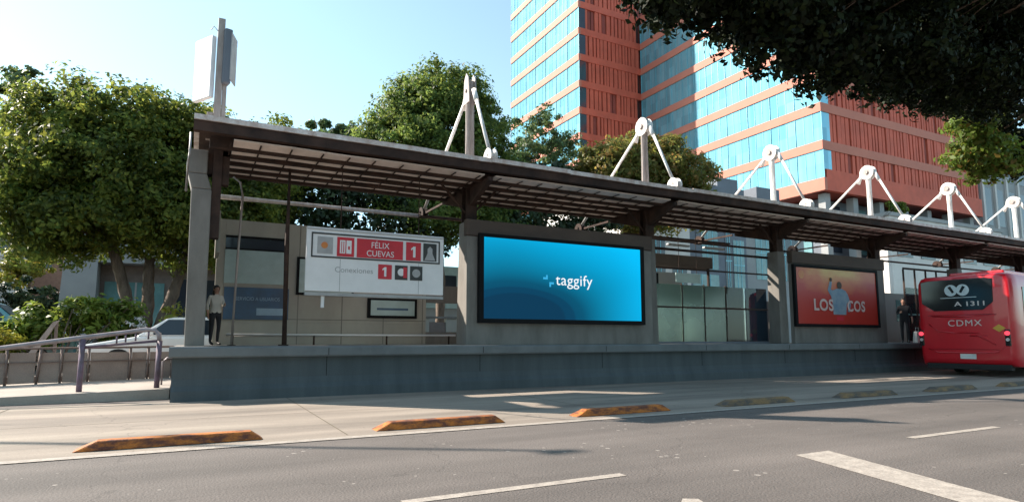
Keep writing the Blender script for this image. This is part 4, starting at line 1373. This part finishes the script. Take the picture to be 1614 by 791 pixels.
def person(loc, rot, h, label, mats, hair_long, arm_l, arm_r, sleeve=0.46):
    t = thing('person', loc, label, 'person')
    s = h/1.70
    V, E, Rr = [], [], []
    def add(p, r, par=None):
        V.append((p[0]*s, p[1]*s, p[2]*s))
        Rr.append(tuple(q*s for q in r) if isinstance(r, tuple) else r*s)
        if par is not None:
            E.append((par, len(V)-1))
        return len(V)-1
    pel = add((0, 0, 0.95), (0.155, 0.115))
    wa = add((0, 0, 1.12), (0.135, 0.10), pel)
    ch = add((0, -0.01, 1.30), (0.165, 0.115), wa)
    nk0 = add((0, 0.0, 1.43), (0.085, 0.07), ch)
    nk = add((0, -0.01, 1.49), 0.052, nk0)
    hd0 = add((0, -0.025, 1.555), (0.066, 0.078), nk)
    hd1 = add((0, -0.02, 1.62), (0.076, 0.092), hd0)
    hd2 = add((0, -0.012, 1.685), (0.055, 0.068), hd1)
    for sd in (-1, 1):
        hp = add((sd*0.095, 0, 0.88), 0.095, pel)
        kn = add((sd*0.10, -0.02, 0.50), 0.062, hp)
        cf = add((sd*0.10, 0.01, 0.34), 0.056, kn)
        an = add((sd*0.10, 0.015, 0.09), 0.040, cf)
        bl = add((sd*0.105, -0.08, 0.045), 0.040, an)
        add((sd*0.11, -0.16, 0.035), 0.032, bl)
        A = arm_l if sd < 0 else arm_r
        sh = add((sd*0.175, 0, 1.385), 0.060, ch)
        el = add((sd*A[0][0], A[0][1], A[0][2]), 0.042, sh)
        wr = add((sd*A[1][0], A[1][1], A[1][2]), 0.028, el)
        d = (Vector((sd*A[1][0], A[1][1], A[1][2]))-Vector((sd*A[0][0], A[0][1], A[0][2]))).normalized()
        side = d.cross(Vector((1, 0, 0))).normalized()
        w = Vector((sd*A[1][0], A[1][1], A[1][2]))
        pm_ = w+d*0.06
        pi = add(tuple(pm_), (0.034, 0.022), wr)
        for k, ln in enumerate((0.065, 0.075, 0.07, 0.055)):
            f0 = add(tuple(pm_+d*0.035+side*(0.03-0.02*k)), 0.010, pi)
            f1 = add(tuple(pm_+d*(0.035+ln*0.55)+side*(0.034-0.022*k)+Vector((-sd*0.006, 0, 0))), 0.009, f0)
            add(tuple(pm_+d*(0.035+ln)+side*(0.034-0.022*k)+Vector((-sd*0.022, 0, 0))), 0.0075, f1)
        t0 = add(tuple(w+d*0.04+side*0.045), 0.011, wr)
        add(tuple(w+d*0.085+side*0.065), 0.009, t0)
    wrz = 0.95
    def cls(c):
        z = c.z/s
        ax = abs(c.x)/s
        if z < 0.085: return 3
        if z > 1.465 and ax < 0.12: return 0
        if ax > 0.20 and not (z > sleeve+0.55): return 0
        if c.y/s < -0.28: return 0
        return 1 if z > 0.93 else 2
    body = skin_mesh(V, E, Rr, 'body', ['skin', mats[0], mats[1], 'shoe'], t, cls)
    # hair cap, nose, eyes, ears
    hm = MB()
    def ell(c, r, cut=None, n=14, m=10):
        k = len(hm.v)
        rows = []
        for i in range(m+1):
            th = PI*i/m
            row = []
            for j in range(n):
                ph = 2*PI*j/n
                p = (c[0]+r[0]*math.sin(th)*math.cos(ph), c[1]+r[1]*math.sin(th)*math.sin(ph), c[2]+r[2]*math.cos(th))
                if cut and p[1] < cut[0] and p[2] < cut[1]:
                    p = (p[0], cut[0], p[2])
                row.append(len(hm.v))
                hm.v.append(tuple(q*s for q in p))
            rows.append(row)
        for a, b in zip(rows[:-1], rows[1:]):
            for j in range(n):
                hm.f.append((a[j], a[(j+1) % n], b[(j+1) % n], b[j]))
                hm.m.append(0)
    ell((0, 0.012, 1.645), (0.092, 0.112, 0.098), cut=(-0.035, 1.665))
    if hair_long:
        ell((0, 0.055, 1.53), (0.088, 0.052, 0.15))
    def finish(name, m):
        me = bpy.data.meshes.new(name)
        me.from_pydata(hm.v, [], hm.f)
        me.materials.append(M[m])
        for p in me.polygons: p.use_smooth = True
        o = bpy.data.objects.new(name, me)
        o.parent = body
        col.objects.link(o)
        hm.v, hm.f, hm.m = [], [], []
    finish('hair', 'hair')
    ell((0, -0.118, 1.585), (0.012, 0.016, 0.024), n=8, m=6)
    for sd in (-1, 1):
        ell((sd*0.078, -0.01, 1.60), (0.010, 0.020, 0.032), n=8, m=6)
    finish('nose_and_ears', 'skin')
    for sd in (-1, 1):
        ell((sd*0.031, -0.103, 1.617), (0.011, 0.008, 0.007), n=8, m=6)
    ell((0, -0.103, 1.541), (0.024, 0.008, 0.006), n=8, m=6)
    finish('eyes_and_mouth', 'brown_concrete')
    t.rotation_euler = (0, 0, rot)
    return t
REL = ((0.235, 0.01, 1.13), (0.25, -0.06, 0.90))
BENT = ((0.23, -0.02, 1.13), (0.14, -0.24, 1.16))
person((0.50, 16.45, 1.05), R(25), 1.42, 'person in a cream top and dark trousers standing beside the left end column', ['cloth_cream', 'cloth_dark'], True, REL, BENT)
person((24.95, 14.25, 1.05), R(-60), 1.72, 'person in black with a bent arm waiting between the red poster and the bus', ['cloth_dark', 'cloth_dark'], False, BENT, REL)
wb = thing('white_bag', (25.2, 13.95, 1.05), 'white bag on the platform floor beside the person in black', 'bag')
MB().hexa([(25.02, 13.85, 1.05), (25.40, 13.85, 1.05), (25.40, 14.05, 1.05), (25.02, 14.05, 1.05),
           (25.06, 13.88, 1.50), (25.36, 13.88, 1.50), (25.36, 14.02, 1.50), (25.06, 14.02, 1.50)]).build('sack', 'cloth_white', wb, bevel=0.04)
MB().tube([(25.1, 13.95, 1.49), (25.13, 13.95, 1.64), (25.29, 13.95, 1.64), (25.32, 13.95, 1.49)], 0.012, 6).build('handle', 'cloth_white', wb, smooth=True)

# ------------------------------------------------------------------ the office towers
def tower():
    XC, YC, YI, XO, YF, XE = 56.2, 38.9, 66.8, 45.4, 87.0, 86.2
    t = thing('office_tower', (60, 60, 0), 'L shaped office tower with sky blue glass faces and terracotta red faces', 'office tower')
    low = [q-0.3 for q in (16.5, 20.75, 24.75, 28.4, 32.0, 35.8, 39.6, 43.4, 47.3, 51.1, 55.0, 58.9, 62.8, 66.7, 70.6)]
    bh = 0.95
    TOPR, TOPL = 8, 14      # right wing floors, left wing floors
    # core masses behind the faces
    MB().box(XC+0.5, XE-0.3, YC+0.5, YF, 16.3, low[TOPR]).build('core', 'terracotta_wall', t)
    MB().box(XO+0.5, XC+0.4, YI+0.5, YF-0.1, 0.3, low[TOPL]).build('core', 'terracotta_wall', t)
    MB().box(XC+0.6, XE, YI+0.6, YF-0.05, low[TOPR]+0.02, low[TOPL]).build('core', 'terracotta_wall', t)
    def band(zb, x0, x1, y0, y1, name='floor_band', h=bh):
        return MB().box(x0, x1, y0, y1, zb, zb+h).build(name, 'terracotta_band', t)
    def glass_x(X, y0, y1, z0, z1):
        mb = MB()
        mb.face([(X, y0, z0), (X, y1, z0), (X, y1, z1), (X, y0, z1)], 0)
        n = max(2, int((y1-y0)/1.0))
        for k in range(n+1):
            y = y0+(y1-y0)*k/n
            dp = 0.04 if k % 3 else 0.07
            mb.box(X-dp, X-0.002, y-0.02, y+0.02, z0+0.002, z1-0.002, 1)
        mb.build('window_strip', ['tower_glass', 'mullion_pale'], t)
    def fins_y(Y, x0, x1, z0, z1, seed):
        g = random.Random(seed)
        mb = MB()
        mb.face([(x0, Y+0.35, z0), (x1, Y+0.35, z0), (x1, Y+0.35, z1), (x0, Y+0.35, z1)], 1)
        x = x0
        while x < x1-0.5:
            w = g.choice((0.35, 0.45, 0.45, 0.6))
            if g.random() < 0.94:
                mb.box(x, min(x+w, x1), Y+0.02+g.random()*0.08, Y+0.34, z0+0.002, z1-0.002, 0)
                x += w+g.choice((0.12, 0.16, 0.2))
            else:
                mb.box(x, min(x+w, x1), Y+0.20, Y+0.34, z0+0.002, z1-0.002, 2)
                x += w+0.12
        mb.build('fin_screen', ['terracotta_fin', 'terracotta_dark', 'terracotta_wall'], t)
    # right wing
    for k in range(TOPR):
        z0, z1 = low[k], low[k+1]
        h = bh if k else 1.3
        glass_x(XC, YC, YI, z0+h+0.003, z1-0.003)
        band(z0, XC-0.12, XC+0.3, YC-0.02, YI+0.2, h=h)
        MB().box(XC+0.302, XE, YC-0.02, YC+0.5, z0, z0+(h if k else 2.2)).build('floor_band', 'terracotta_band' if k else 'terracotta_fin', t)
        # glazed corner return, then the fin screen
        MB().box(XC+0.02, XC+1.3, YC+0.06, YC+0.2, z0+(h if k else 2.2)+0.003, z1-0.003).build('corner_glazing', 'tower_glass', t)
        fins_y(YC, XC+1.32, XE, z0+(h if k else 2.2)+0.003, z1-0.003, k)
    band(low[TOPR], XC-0.12, XE, YC-0.02, YC+0.6, 'parapet', 1.2)
    band(low[TOPR], XC-0.12, XC+0.4, YC+0.61, YI-0.02, 'parapet', 1.2)
    # left wing
    for k in range(-3, TOPL):
        z0 = low[k] if k >= 0 else 16.2+k*4.1
        z1 = low[k+1] if k+1 >= 0 else 16.2+(k+1)*4.1
        glass_x(XO, YI, YF, z0+bh+0.003, z1-0.003)
        band(z0, XO-0.12, XO+0.3, YI-0.02, YF)
        MB().box(XO+0.302, XC-0.13, YI-0.02, YI+0.5, z0, z0+bh).build('floor_band', 'terracotta_fin', t)
        MB().box(XO+0.02, XO+1.1, YI+0.06, YI+0.2, z0+bh+0.003, z1-0.003).build('corner_glazing', 'dark_window', t)
        fins_y(YI, XO+1.12, XC-0.13, z0+bh+0.003, z1-0.003, 50+k)
    # recessed base: columns, glazing and wall
    MB().box(XC+3, XE-1, YC+3, YF-2, 0.3, 16.15).build('base_wall', 'slate_facade', t)
    for k in range(7):
        MB().box(XC+1.0+k*4.6, XC+1.8+k*4.6, YC+0.8, YC+1.6, 0.3, 16.15).build('base_column', 'grey_facade', t)
    for k in range(6):
        MB().box(XC+3.6+k*4.6, XC+6.4+k*4.6, YC+2.9, YC+2.99, 10.5, 15.6).build('base_window', 'teal_window' if k % 2 else 'dark_window', t)
    for k in range(6):
        MB().box(XC+2.9, XC+2.99, YC+4+k*4.2, YC+7+k*4.2, 5, 15).build('base_window', 'teal_window', t)
tower()

# lower office block in front of the tower
lo = thing('office_block', (40, 40, 0.3), 'low office block in grey, slate and white panels behind the station', 'building')
LYF = 34.0
spec = [(26.5, 30.6, 'pale_facade', 12.0), (30.6, 33.0, 'pale_facade', 11.4), (33.0, 36.2, 'slate_facade', 13.2), (36.2, 39.3, 'slate_facade', 13.2), (39.3, 46.5, 'grey_facade', 12.3)]
for i, (a_, b_, m_, h_) in enumerate(spec):
    MB().box(a_+0.01, b_-0.01, LYF+0.13*i, 46, 0.3, h_).build('wall', m_, lo)
for (a_, b_, z0_, z1_, m_) in ((27.0, 28.5, 5.0, 8.6, 'teal_window'), (29.1, 30.4, 5.0, 8.6, 'dark_window'), (34.3, 36.0, 6.5, 10.6, 'teal_window'), (36.9, 37.6, 4.0, 10.6, 'dark_window'),
                               (33.3, 36.0, 3.5, 6.1, 'teal_window'), (40.5, 42.4, 6.0, 10.4, 'teal_window'), (43.2, 45.6, 6.0, 10.4, 'dark_window'), (37.8, 39.0, 5.0, 9.0, 'teal_window'),
                               (31.2, 32.6, 4.5, 7.2, 'dark_window')):
    i = [k for k, s in enumerate(spec) if s[0] <= a_ < s[1]][0]
    y = LYF+0.13*i
    wo = MB().box(a_, b_, y-0.03, y-0.002, z0_, z1_).build('window', m_, lo)
    gm = MB()
    for q in (0.33, 0.66):
        gm.box(a_+(b_-a_)*q-0.03, a_+(b_-a_)*q+0.03, y-0.05, y-0.031, z0_, z1_)
    gm.box(a_, b_, y-0.055, y-0.0515, (z0_+z1_)/2-0.04, (z0_+z1_)/2+0.04)
    gm.build('window_bars', 'mullion_pale', wo)
for a_, b_, z_, h_ in ((36.9, 39.2, 13.2, 0.95), (41.4, 44.2, 12.3, 1.6)):
    MB().box(a_, b_, 34.9, 37.5, z_+0.002, z_+h_).build('roof_unit', 'slate_facade', lo, bevel=0.05)

# buildings right of the tower
gw = thing('side_building', (108, 47, 0.3), 'pale grey building with tall dark windows right of the red tower', 'building')
MB().box(99.6, 122, 45.0, 60, 0.3, 31).build('wall', 'grey_facade', gw)
for k in range(6):
    for z0_, z1_ in ((10, 15.5), (17.5, 23.0), (24.5, 29.0)):
        MB().box(100.6+k*3.4, 102.3+k*3.4, 44.93, 44.998, z0_, z1_).build('window', 'dark_window', gw)
for k in range(7):
    MB().box(99.65+k*3.4, 100.15+k*3.4, 44.7, 44.995, 0.3, 31).build('pilaster', 'pale_facade', gw)
MB().box(99.4, 122.2, 44.6, 45.3, 31.01, 31.9).build('cornice', 'pale_facade', gw)

pbld = thing('terrace_building', (75, 37, 0.3), 'beige low building with terrace below the red tower', 'building')
MB().box(62, 84, 36.2, 38.3, 0.3, 13.6).build('wall', 'pale_facade', pbld)
for k in range(5):
    MB().box(63+k*4.1, 65.6+k*4.1, 36.13, 36.198, 9.5, 12.8).build('window', 'dark_window', pbld)
MB().box(61.8, 84.2, 36.05, 38.4, 13.61, 14.0).build('parapet', 'grey_facade', pbld)

# ------------------------------------------------------------------ buildings on the left
lb_ = thing('modern_house', (0, 45, 0.3), 'low grey modern building with a teal window behind the big tree', 'building')
MB().box(-6.6, 9.0, 42.0, 54, 5.62, 7.1).build('upper_wall', 'grey_facade', lb_)
MB().hexa([(-6.75, 41.9, 0.3), (-4.95, 41.9, 0.3), (-4.95, 54, 0.3), (-6.75, 54, 0.3), (-6.55, 41.9, 5.6), (-4.95, 41.9, 5.6), (-4.95, 54, 5.6), (-6.55, 54, 5.6)]).build('side_wall', 'grey_facade', lb_)
MB().box(-4.94, 9, 43.4, 54, 0.3, 5.6).build('recessed_wall', 'brown_facade', lb_)
MB().box(-4.7, -1.6, 43.3, 43.398, 0.8, 4.6).build('window', 'teal_window', lb_)
MB().box(-0.9, 4.6, 43.3, 43.398, 1.6, 4.9).build('window', 'dark_window', lb_)
for q in (-3.1,):
    MB().box(q-0.05, q+0.05, 43.25, 43.298, 0.8, 4.6).build('window_bar', 'grey_steel', lb_)

sb_ = thing('slate_house', (-22, 78, 0.3), 'slate grey building far off at the left edge of the photo', 'building')
MB().box(-32, -15.6, 75, 90, 0.3, 12.2).build('wall', 'slate_facade', sb_)
for k in range(4):
    MB().box(-22.5+k*1.8, -21.4+k*1.8, 74.93, 74.998, 9.6, 11.2).build('window', 'dark_window', sb_)
MB().box(-32.2, -15.4, 74.8, 90.2, 12.21, 12.6).build('parapet', 'grey_facade', sb_)
wh_ = thing('white_house', (-17, 66, 0.3), 'small white house far off at the left edge below the slate building', 'building')
MB().box(-22, -13.7, 66, 72, 0.3, 8.2).build('wall', 'pale_facade', wh_)
MB().box(-22.2, -13.5, 65.8, 72.2, 8.21, 8.5).build('roof', 'pale_facade', wh_)
MB().box(-15.6, -14.6, 65.93, 65.998, 6.6, 7.5).build('window', 'dark_window', wh_)
cl = thing('clay_house', (-11, 84, 0.3), 'distant clay coloured house behind the yellow green tree', 'building')
MB().box(-18.5, -10, 80, 88, 0.3, 12.0).build('wall', 'roof_clay', cl)
MB().box(-18.7, -9.8, 79.8, 88.2, 12.01, 12.4).build('parapet', 'pale_facade', cl)
MB().box(-15.5, -13.5, 79.93, 79.998, 8.5, 10.5).build('window', 'dark_window', cl)

gwl = thing('garden_wall', (10, 24, 0.3), 'low beige garden wall with brown gate seen through the opening beside the lit screen', 'wall')
MB().box(6.5, 8.7, 24.0, 24.2, 0.3, 2.05).build('wall', 'wall_panel', gwl)
MB().box(9.45, 14.0, 24.0, 24.2, 0.3, 2.05).build('wall', 'wall_panel', gwl)
MB().box(8.71, 9.44, 24.05, 24.12, 0.3, 1.9).build('gate', 'brown_facade', gwl)
MB().box(6.45, 14.05, 23.96, 24.24, 2.052, 2.13).build('coping', 'grey_concrete', gwl)
mh = thing('teal_house', (10, 38, 0.3), 'grey house with teal upper wall far behind the opening beside the lit screen', 'building')
MB().box(10.5, 19, 38, 46, 0.3, 3.2).build('lower_wall', 'grey_facade', mh)
MB().box(10.4, 19.1, 37.9, 46.1, 3.21, 6.0).build('upper_wall', 'map_paper', mh)
MB().box(14.0, 15.6, 37.86, 37.898, 3.9, 5.4).build('window', 'dark_window', mh)
# ------------------------------------------------------------------ trees and shrubs
tree('ficus_tree', (-1.5, 26, 0.4), 'big spreading ficus with a leaning forked trunk left of the station',
     [(-2.6, 26, 7.3, 4.3, 3.6, 3.1), (-5.0, 26.4, 6.7, 2.1, 2.5, 2.7), (1.4, 26.6, 7.0, 2.3, 3, 3.0), (-0.6, 24.8, 6.0, 3.4, 2, 1.5),
      (-4.2, 25.0, 5.2, 2.4, 2, 1.5), (-3.0, 26, 8.9, 3.4, 3, 1.45), (0.2, 26.2, 8.9, 2.2, 2.4, 1.4), (0.6, 26.5, 4.9, 2.4, 2.2, 1.2), (3.0, 27.2, 8.7, 1.9, 2.2, 1.7)],
     'leaf_ficus', 150000, 0.17, 0.26, None, stems=[(Vector((-1.6, 26, 0.4)), Vector((-2.7, 26.0, 4.6))), (Vector((-1.4, 26, 0.4)), Vector((-0.3, 26.2, 4.4))), (Vector((-1.5, 26.1, 1.2)), Vector((-1.5, 26.4, 4.2)))],
     clump=0.62, clumps=150, seed=1)
tree('tall_tree', (11.3, 30, 0.4), 'tall dense rounded green tree behind the first mast',
     [(11.3, 30, 12.0, 3.6, 3.4, 3.9), (9.0, 29.5, 10.6, 2.2, 2.4, 2.6), (13.9, 30.2, 10.8, 2.0, 2.4, 3.2), (11.8, 30, 14.1, 2.3, 2.3, 1.6), (9.8, 29.7, 13.3, 1.6, 1.8, 1.7), (10.5, 28.4, 7.6, 3.2, 2.2, 1.8), (13.6, 28.8, 7.4, 2.6, 2.0, 1.8)],
     'leaf_tall', 110000, 0.19, 0.28, (11.3, 30, 6.5), clump=0.60, clumps=130, seed=2)
tree('slender_tree', (19.4, 33, 0.4), 'thin blue green tree with sparse feathery branches before the left tower face',
     [(19.4, 33, 14.2, 1.9, 1.7, 2.2), (20.8, 33, 13.0, 1.7, 1.5, 2.0), (18.2, 33, 12.2, 1.5, 1.5, 1.8), (21.8, 32.8, 11.2, 1.6, 1.5, 1.2), (19.2, 32.4, 10.4, 2.8, 2, 1.6), (17.2, 32.2, 10.2, 1.5, 1.5, 1.5)],
     'leaf_blue', 15000, 0.21, 0.13, (19.4, 33, 8), clump=0.45, clumps=36, shell=0.2, seed=3)
tree('olive_tree', (25.2, 30, 0.4), 'broad olive brown tree in front of the blue right tower face',
     [(25.0, 30, 12.3, 3.0, 2.8, 2.1), (22.3, 29.8, 11.6, 2.2, 2.2, 2.0), (28.2, 30, 11.8, 2.5, 2.4, 2.1), (26.3, 30, 13.4, 1.9, 2, 1.1), (24.0, 29, 9.0, 3.2, 2.2, 1.6), (28.6, 29.5, 9.8, 2.0, 2.0, 1.5)],
     'leaf_olive', 42000, 0.25, 0.25, (25.2, 30, 7), clump=0.55, clumps=110, seed=4)
tree('low_dark_tree', (5.4, 28.5, 0.4), 'dark low tree seen under the canopy above the beige rear wall',
     [(4.0, 28.2, 7.0, 2.4, 2, 1.9), (7.0, 28.4, 6.9, 2.6, 2, 2.0), (5.4, 28.6, 9.0, 2.6, 2.2, 1.7), (8.0, 29.4, 8.9, 1.6, 1.6, 1.4), (3.2, 28.6, 8.9, 1.6, 1.6, 1.4), (5.4, 28.3, 5.2, 2.6, 1.8, 1.0), (9.4, 28.2, 5.6, 2.0, 1.6, 1.2)],
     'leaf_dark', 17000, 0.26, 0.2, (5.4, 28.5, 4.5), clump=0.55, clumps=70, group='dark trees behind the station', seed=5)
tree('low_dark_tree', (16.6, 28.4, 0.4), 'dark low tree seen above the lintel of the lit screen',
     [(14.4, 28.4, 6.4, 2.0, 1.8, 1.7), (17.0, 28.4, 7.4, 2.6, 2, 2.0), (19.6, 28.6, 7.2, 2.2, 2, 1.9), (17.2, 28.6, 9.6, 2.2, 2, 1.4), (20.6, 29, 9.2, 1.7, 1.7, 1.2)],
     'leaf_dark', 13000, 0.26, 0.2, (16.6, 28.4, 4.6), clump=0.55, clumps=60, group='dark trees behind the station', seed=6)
tree('far_tree', (5.8, 52, 0.4), 'distant pale green trees rising above the canopy between ficus and tall tree',
     [(5.5, 52, 16.4, 3.0, 3, 2.9), (9.0, 52, 17.6, 3.2, 3, 3.0), (12.6, 52, 16.0, 2.8, 3, 2.9)],
     'leaf_blue', 16000, 0.42, 0.3, (6, 52, 10), clump=0.7, clumps=30, seed=7)
tree('far_tree', (-13.5, 47, 0.4), 'small distant green tree showing above the left edge of the ficus crown',
     [(-12.0, 47, 13.6, 2.0, 2, 2.0), (-10.0, 47, 16.6, 1.6, 1.6, 1.6), (-14.5, 47, 12.0, 2.4, 2, 2.2)],
     'leaf_blue', 5000, 0.38, 0.25, (-12.5, 47, 9), clump=0.6, clumps=22, seed=8)
tree('yellow_tree', (-11.4, 60, 0.4), 'rounded yellow green tree far off beside the grey modern building',
     [(-11.4, 60, 7.6, 1.9, 1.8, 1.6), (-12.2, 60, 6.2, 1.4, 1.6, 1.3)],
     'leaf_yellow', 4500, 0.30, 0.2, (-11.4, 60, 5), clump=0.5, clumps=24, seed=9)
tree('green_tree', (-10.4, 54, 0.4), 'dark green bushy tree below the yellow green tree',
     [(-10.3, 54, 4.2, 2.2, 1.6, 1.6), (-8.2, 54, 3.4, 1.6, 1.6, 1.4), (-12.6, 54, 3.6, 1.8, 1.6, 1.5)],
     'leaf_dark', 6000, 0.30, 0.15, (-10.4, 54, 2), clump=0.5, clumps=24, seed=10)

def bush(name, base, label, blobs, m, n, size, cat='bush', **kw):
    t = thing(name, base, label, cat)
    mb = MB()
    for q in blobs:
        for j in range(3):
            limb(mb, base, Vector(q[:3])+Vector((random.uniform(-.5, .5)*q[3], 0, random.uniform(-.2, .8)*q[5])), 0.03, 0.008, 0.3, 5, 4)
    mb.build('stems', 'bark', t)
    leaves('foliage', leaf_mesh(blobs, n, size, **kw), m, t)
    return t
bush('broadleaf_bush', (-3.0, 20.2, 0.34), 'bright green broad leaved bush behind the fence at left',
     [(-3.6, 21.0, 1.62, 0.78, 0.45, 0.72), (-2.62, 21.0, 1.85, 0.72, 0.45, 0.74), (-1.75, 21.1, 1.75, 0.56, 0.4, 0.72), (-4.5, 20.9, 1.25, 0.74, 0.5, 0.56)],
     'leaf_broad', 5200, 0.19, clump=0.26, clumps=34, up=0.7, aspect=0.42, seed=21)
bush('yellow_hedge', (-5.0, 19.6, 0.34), 'yellow green clipped hedge at the left edge behind the fence',
     [(-5.2, 19.6, 1.15, 0.8, 0.5, 0.6), (-4.3, 19.6, 1.0, 0.6, 0.5, 0.5)], 'leaf_yellow', 2600, 0.12, clump=0.2, clumps=30, seed=22)
bush('yellow_hedge', (0.8, 24, 0.5), 'yellow flowering hedge behind the white car',
     [(-0.2, 24, 1.9, 0.9, 0.5, 0.45), (1.2, 24, 1.9, 0.9, 0.5, 0.45), (-0.2, 24, 1.1, 0.9, 0.5, 0.5), (1.2, 24, 1.1, 0.9, 0.5, 0.5)], 'leaf_yellow', 3600, 0.14, cat='hedge', clump=0.22, clumps=30, seed=23)
bush('terrace_shrub', (60.5, 36, 13.2), 'small green shrub on the terrace below the red tower',
     [(64.3, 36.9, 14.7, 1.5, 0.8, 0.8)], 'leaf_light', 1200, 0.28, clump=0.4, clumps=16, seed=24)
bush('white_flowers', (-1.3, 20.0, 0.34), 'clump of white flowers between the bush and the white car',
     [(-1.35, 20.0, 1.6, 0.25, 0.12, 0.22), (-1.05, 20.05, 1.5, 0.2, 0.12, 0.22)], 'cloth_white', 160, 0.09, clump=0.12, clumps=8, seed=25)

# roadside tree over the camera side, its boughs hanging into the picture
ft = tree('roadside_tree', (15.5, -4.2, 0.14), 'dark overhanging roadside tree filling the top right corner',
     [(5.55, 6.0, 5.85, 0.55, 0.6, 0.42), (6.5, 6.1, 6.15, 0.75, 0.7, 0.55), (7.8, 6.0, 6.0, 0.95, 0.9, 0.75), (9.3, 6.1, 6.15, 1.2, 1.0, 0.85),
      (11.2, 6.3, 6.6, 1.5, 1.2, 0.95), (13.2, 6.6, 7.0, 1.7, 1.4, 1.1), (15.4, 6.8, 7.3, 1.8, 1.5, 1.1), (8.6, 5.4, 7.3, 2.2, 1.2, 1.0), (12.0, 5.4, 8.2, 2.8, 1.5, 1.2), (15.5, 5.6, 9.0, 2.8, 1.8, 1.4),
      (6.4, 5.4, 6.8, 0.9, 0.8, 0.5), (17.6, 7.2, 7.9, 2.0, 1.5, 1.1)],
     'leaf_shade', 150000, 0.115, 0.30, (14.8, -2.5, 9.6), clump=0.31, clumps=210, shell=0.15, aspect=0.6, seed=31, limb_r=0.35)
leaves('side_foliage', leaf_mesh([(19.4, 8.8, 6.55, 1.05, 0.8, 0.62), (20.6, 9.0, 6.4, 1.2, 0.9, 0.60), (18.9, 8.6, 7.1, 0.7, 0.6, 0.4)], 5200, 0.16, clump=0.26, clumps=60, seed=32), 'leaf_light', ft)['label'] = 'yellow green bough with sunlight put into its leaf colour'  # same tree as the dark crown, its sunlit tone put into the leaf colour
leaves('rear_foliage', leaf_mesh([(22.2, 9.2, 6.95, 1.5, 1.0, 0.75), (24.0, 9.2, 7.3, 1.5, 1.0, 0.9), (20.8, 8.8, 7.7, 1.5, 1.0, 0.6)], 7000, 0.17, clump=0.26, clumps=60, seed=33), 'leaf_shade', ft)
bm_ = MB()
limb(bm_, (14.8, -2.5, 9.6), (21.0, 9.0, 7.2), 0.10, 0.03, 0.1)
limb(bm_, (9.3, 6.1, 6.5), (5.6, 6.0, 5.9), 0.035, 0.012, 0.1)
bm_.build('bough', 'bark', ft, smooth=True)

# lamp with a long arm left of the picture: the arm's thin shadow crosses the lane
sp = thing('street_lamp', (-12.0, 19.0, 0.34), 'tall grey street lamp with a long slanting arm beyond the left edge', 'street lamp')
MB().tube([(-12.0, 19.0, 0.34), (-12.0, 19.0, 9.0)], [0.12, 0.08], 10).build('post', 'grey_steel', sp, smooth=True)
MB().tube([(-12.0, 19.0, 8.95), (-6.4, 15.55, 9.05)], [0.075, 0.05], 8).build('arm', 'grey_steel', sp, smooth=True)
MB().box(-6.65, -6.2, 15.43, 15.6, 9.06, 9.14).build('lamp_head', 'grey_steel', sp, bevel=0.03)

# unseen trees added behind and beside the camera; their dark leaves cut sky fill
near = tree('fill_block_tree', (-3.0, -6.5, 0.14), 'dense dark tree added out of view behind the camera to cut sky light',
     [(-3.0, -6.5, 6.5, 3.6, 2.8, 2.6), (-5.6, -6.2, 5.6, 2.4, 2.2, 1.8), (-0.6, -6.8, 5.4, 2.4, 2.2, 1.8), (-3.0, -6.5, 9.5, 2.8, 2.4, 1.8)],
     'leaf_dark', 9000, 0.5, 0.24, (-3.0, -6.5, 3.6), group='trees added out of view to cut sky light', clump=0.9, clumps=40, seed=41)
for dx in (-16.5, -8.4, 8.2, 27.0, 35.5):
    copy_tree(near, None, (dx, random.uniform(-0.4, 0.4), 0))
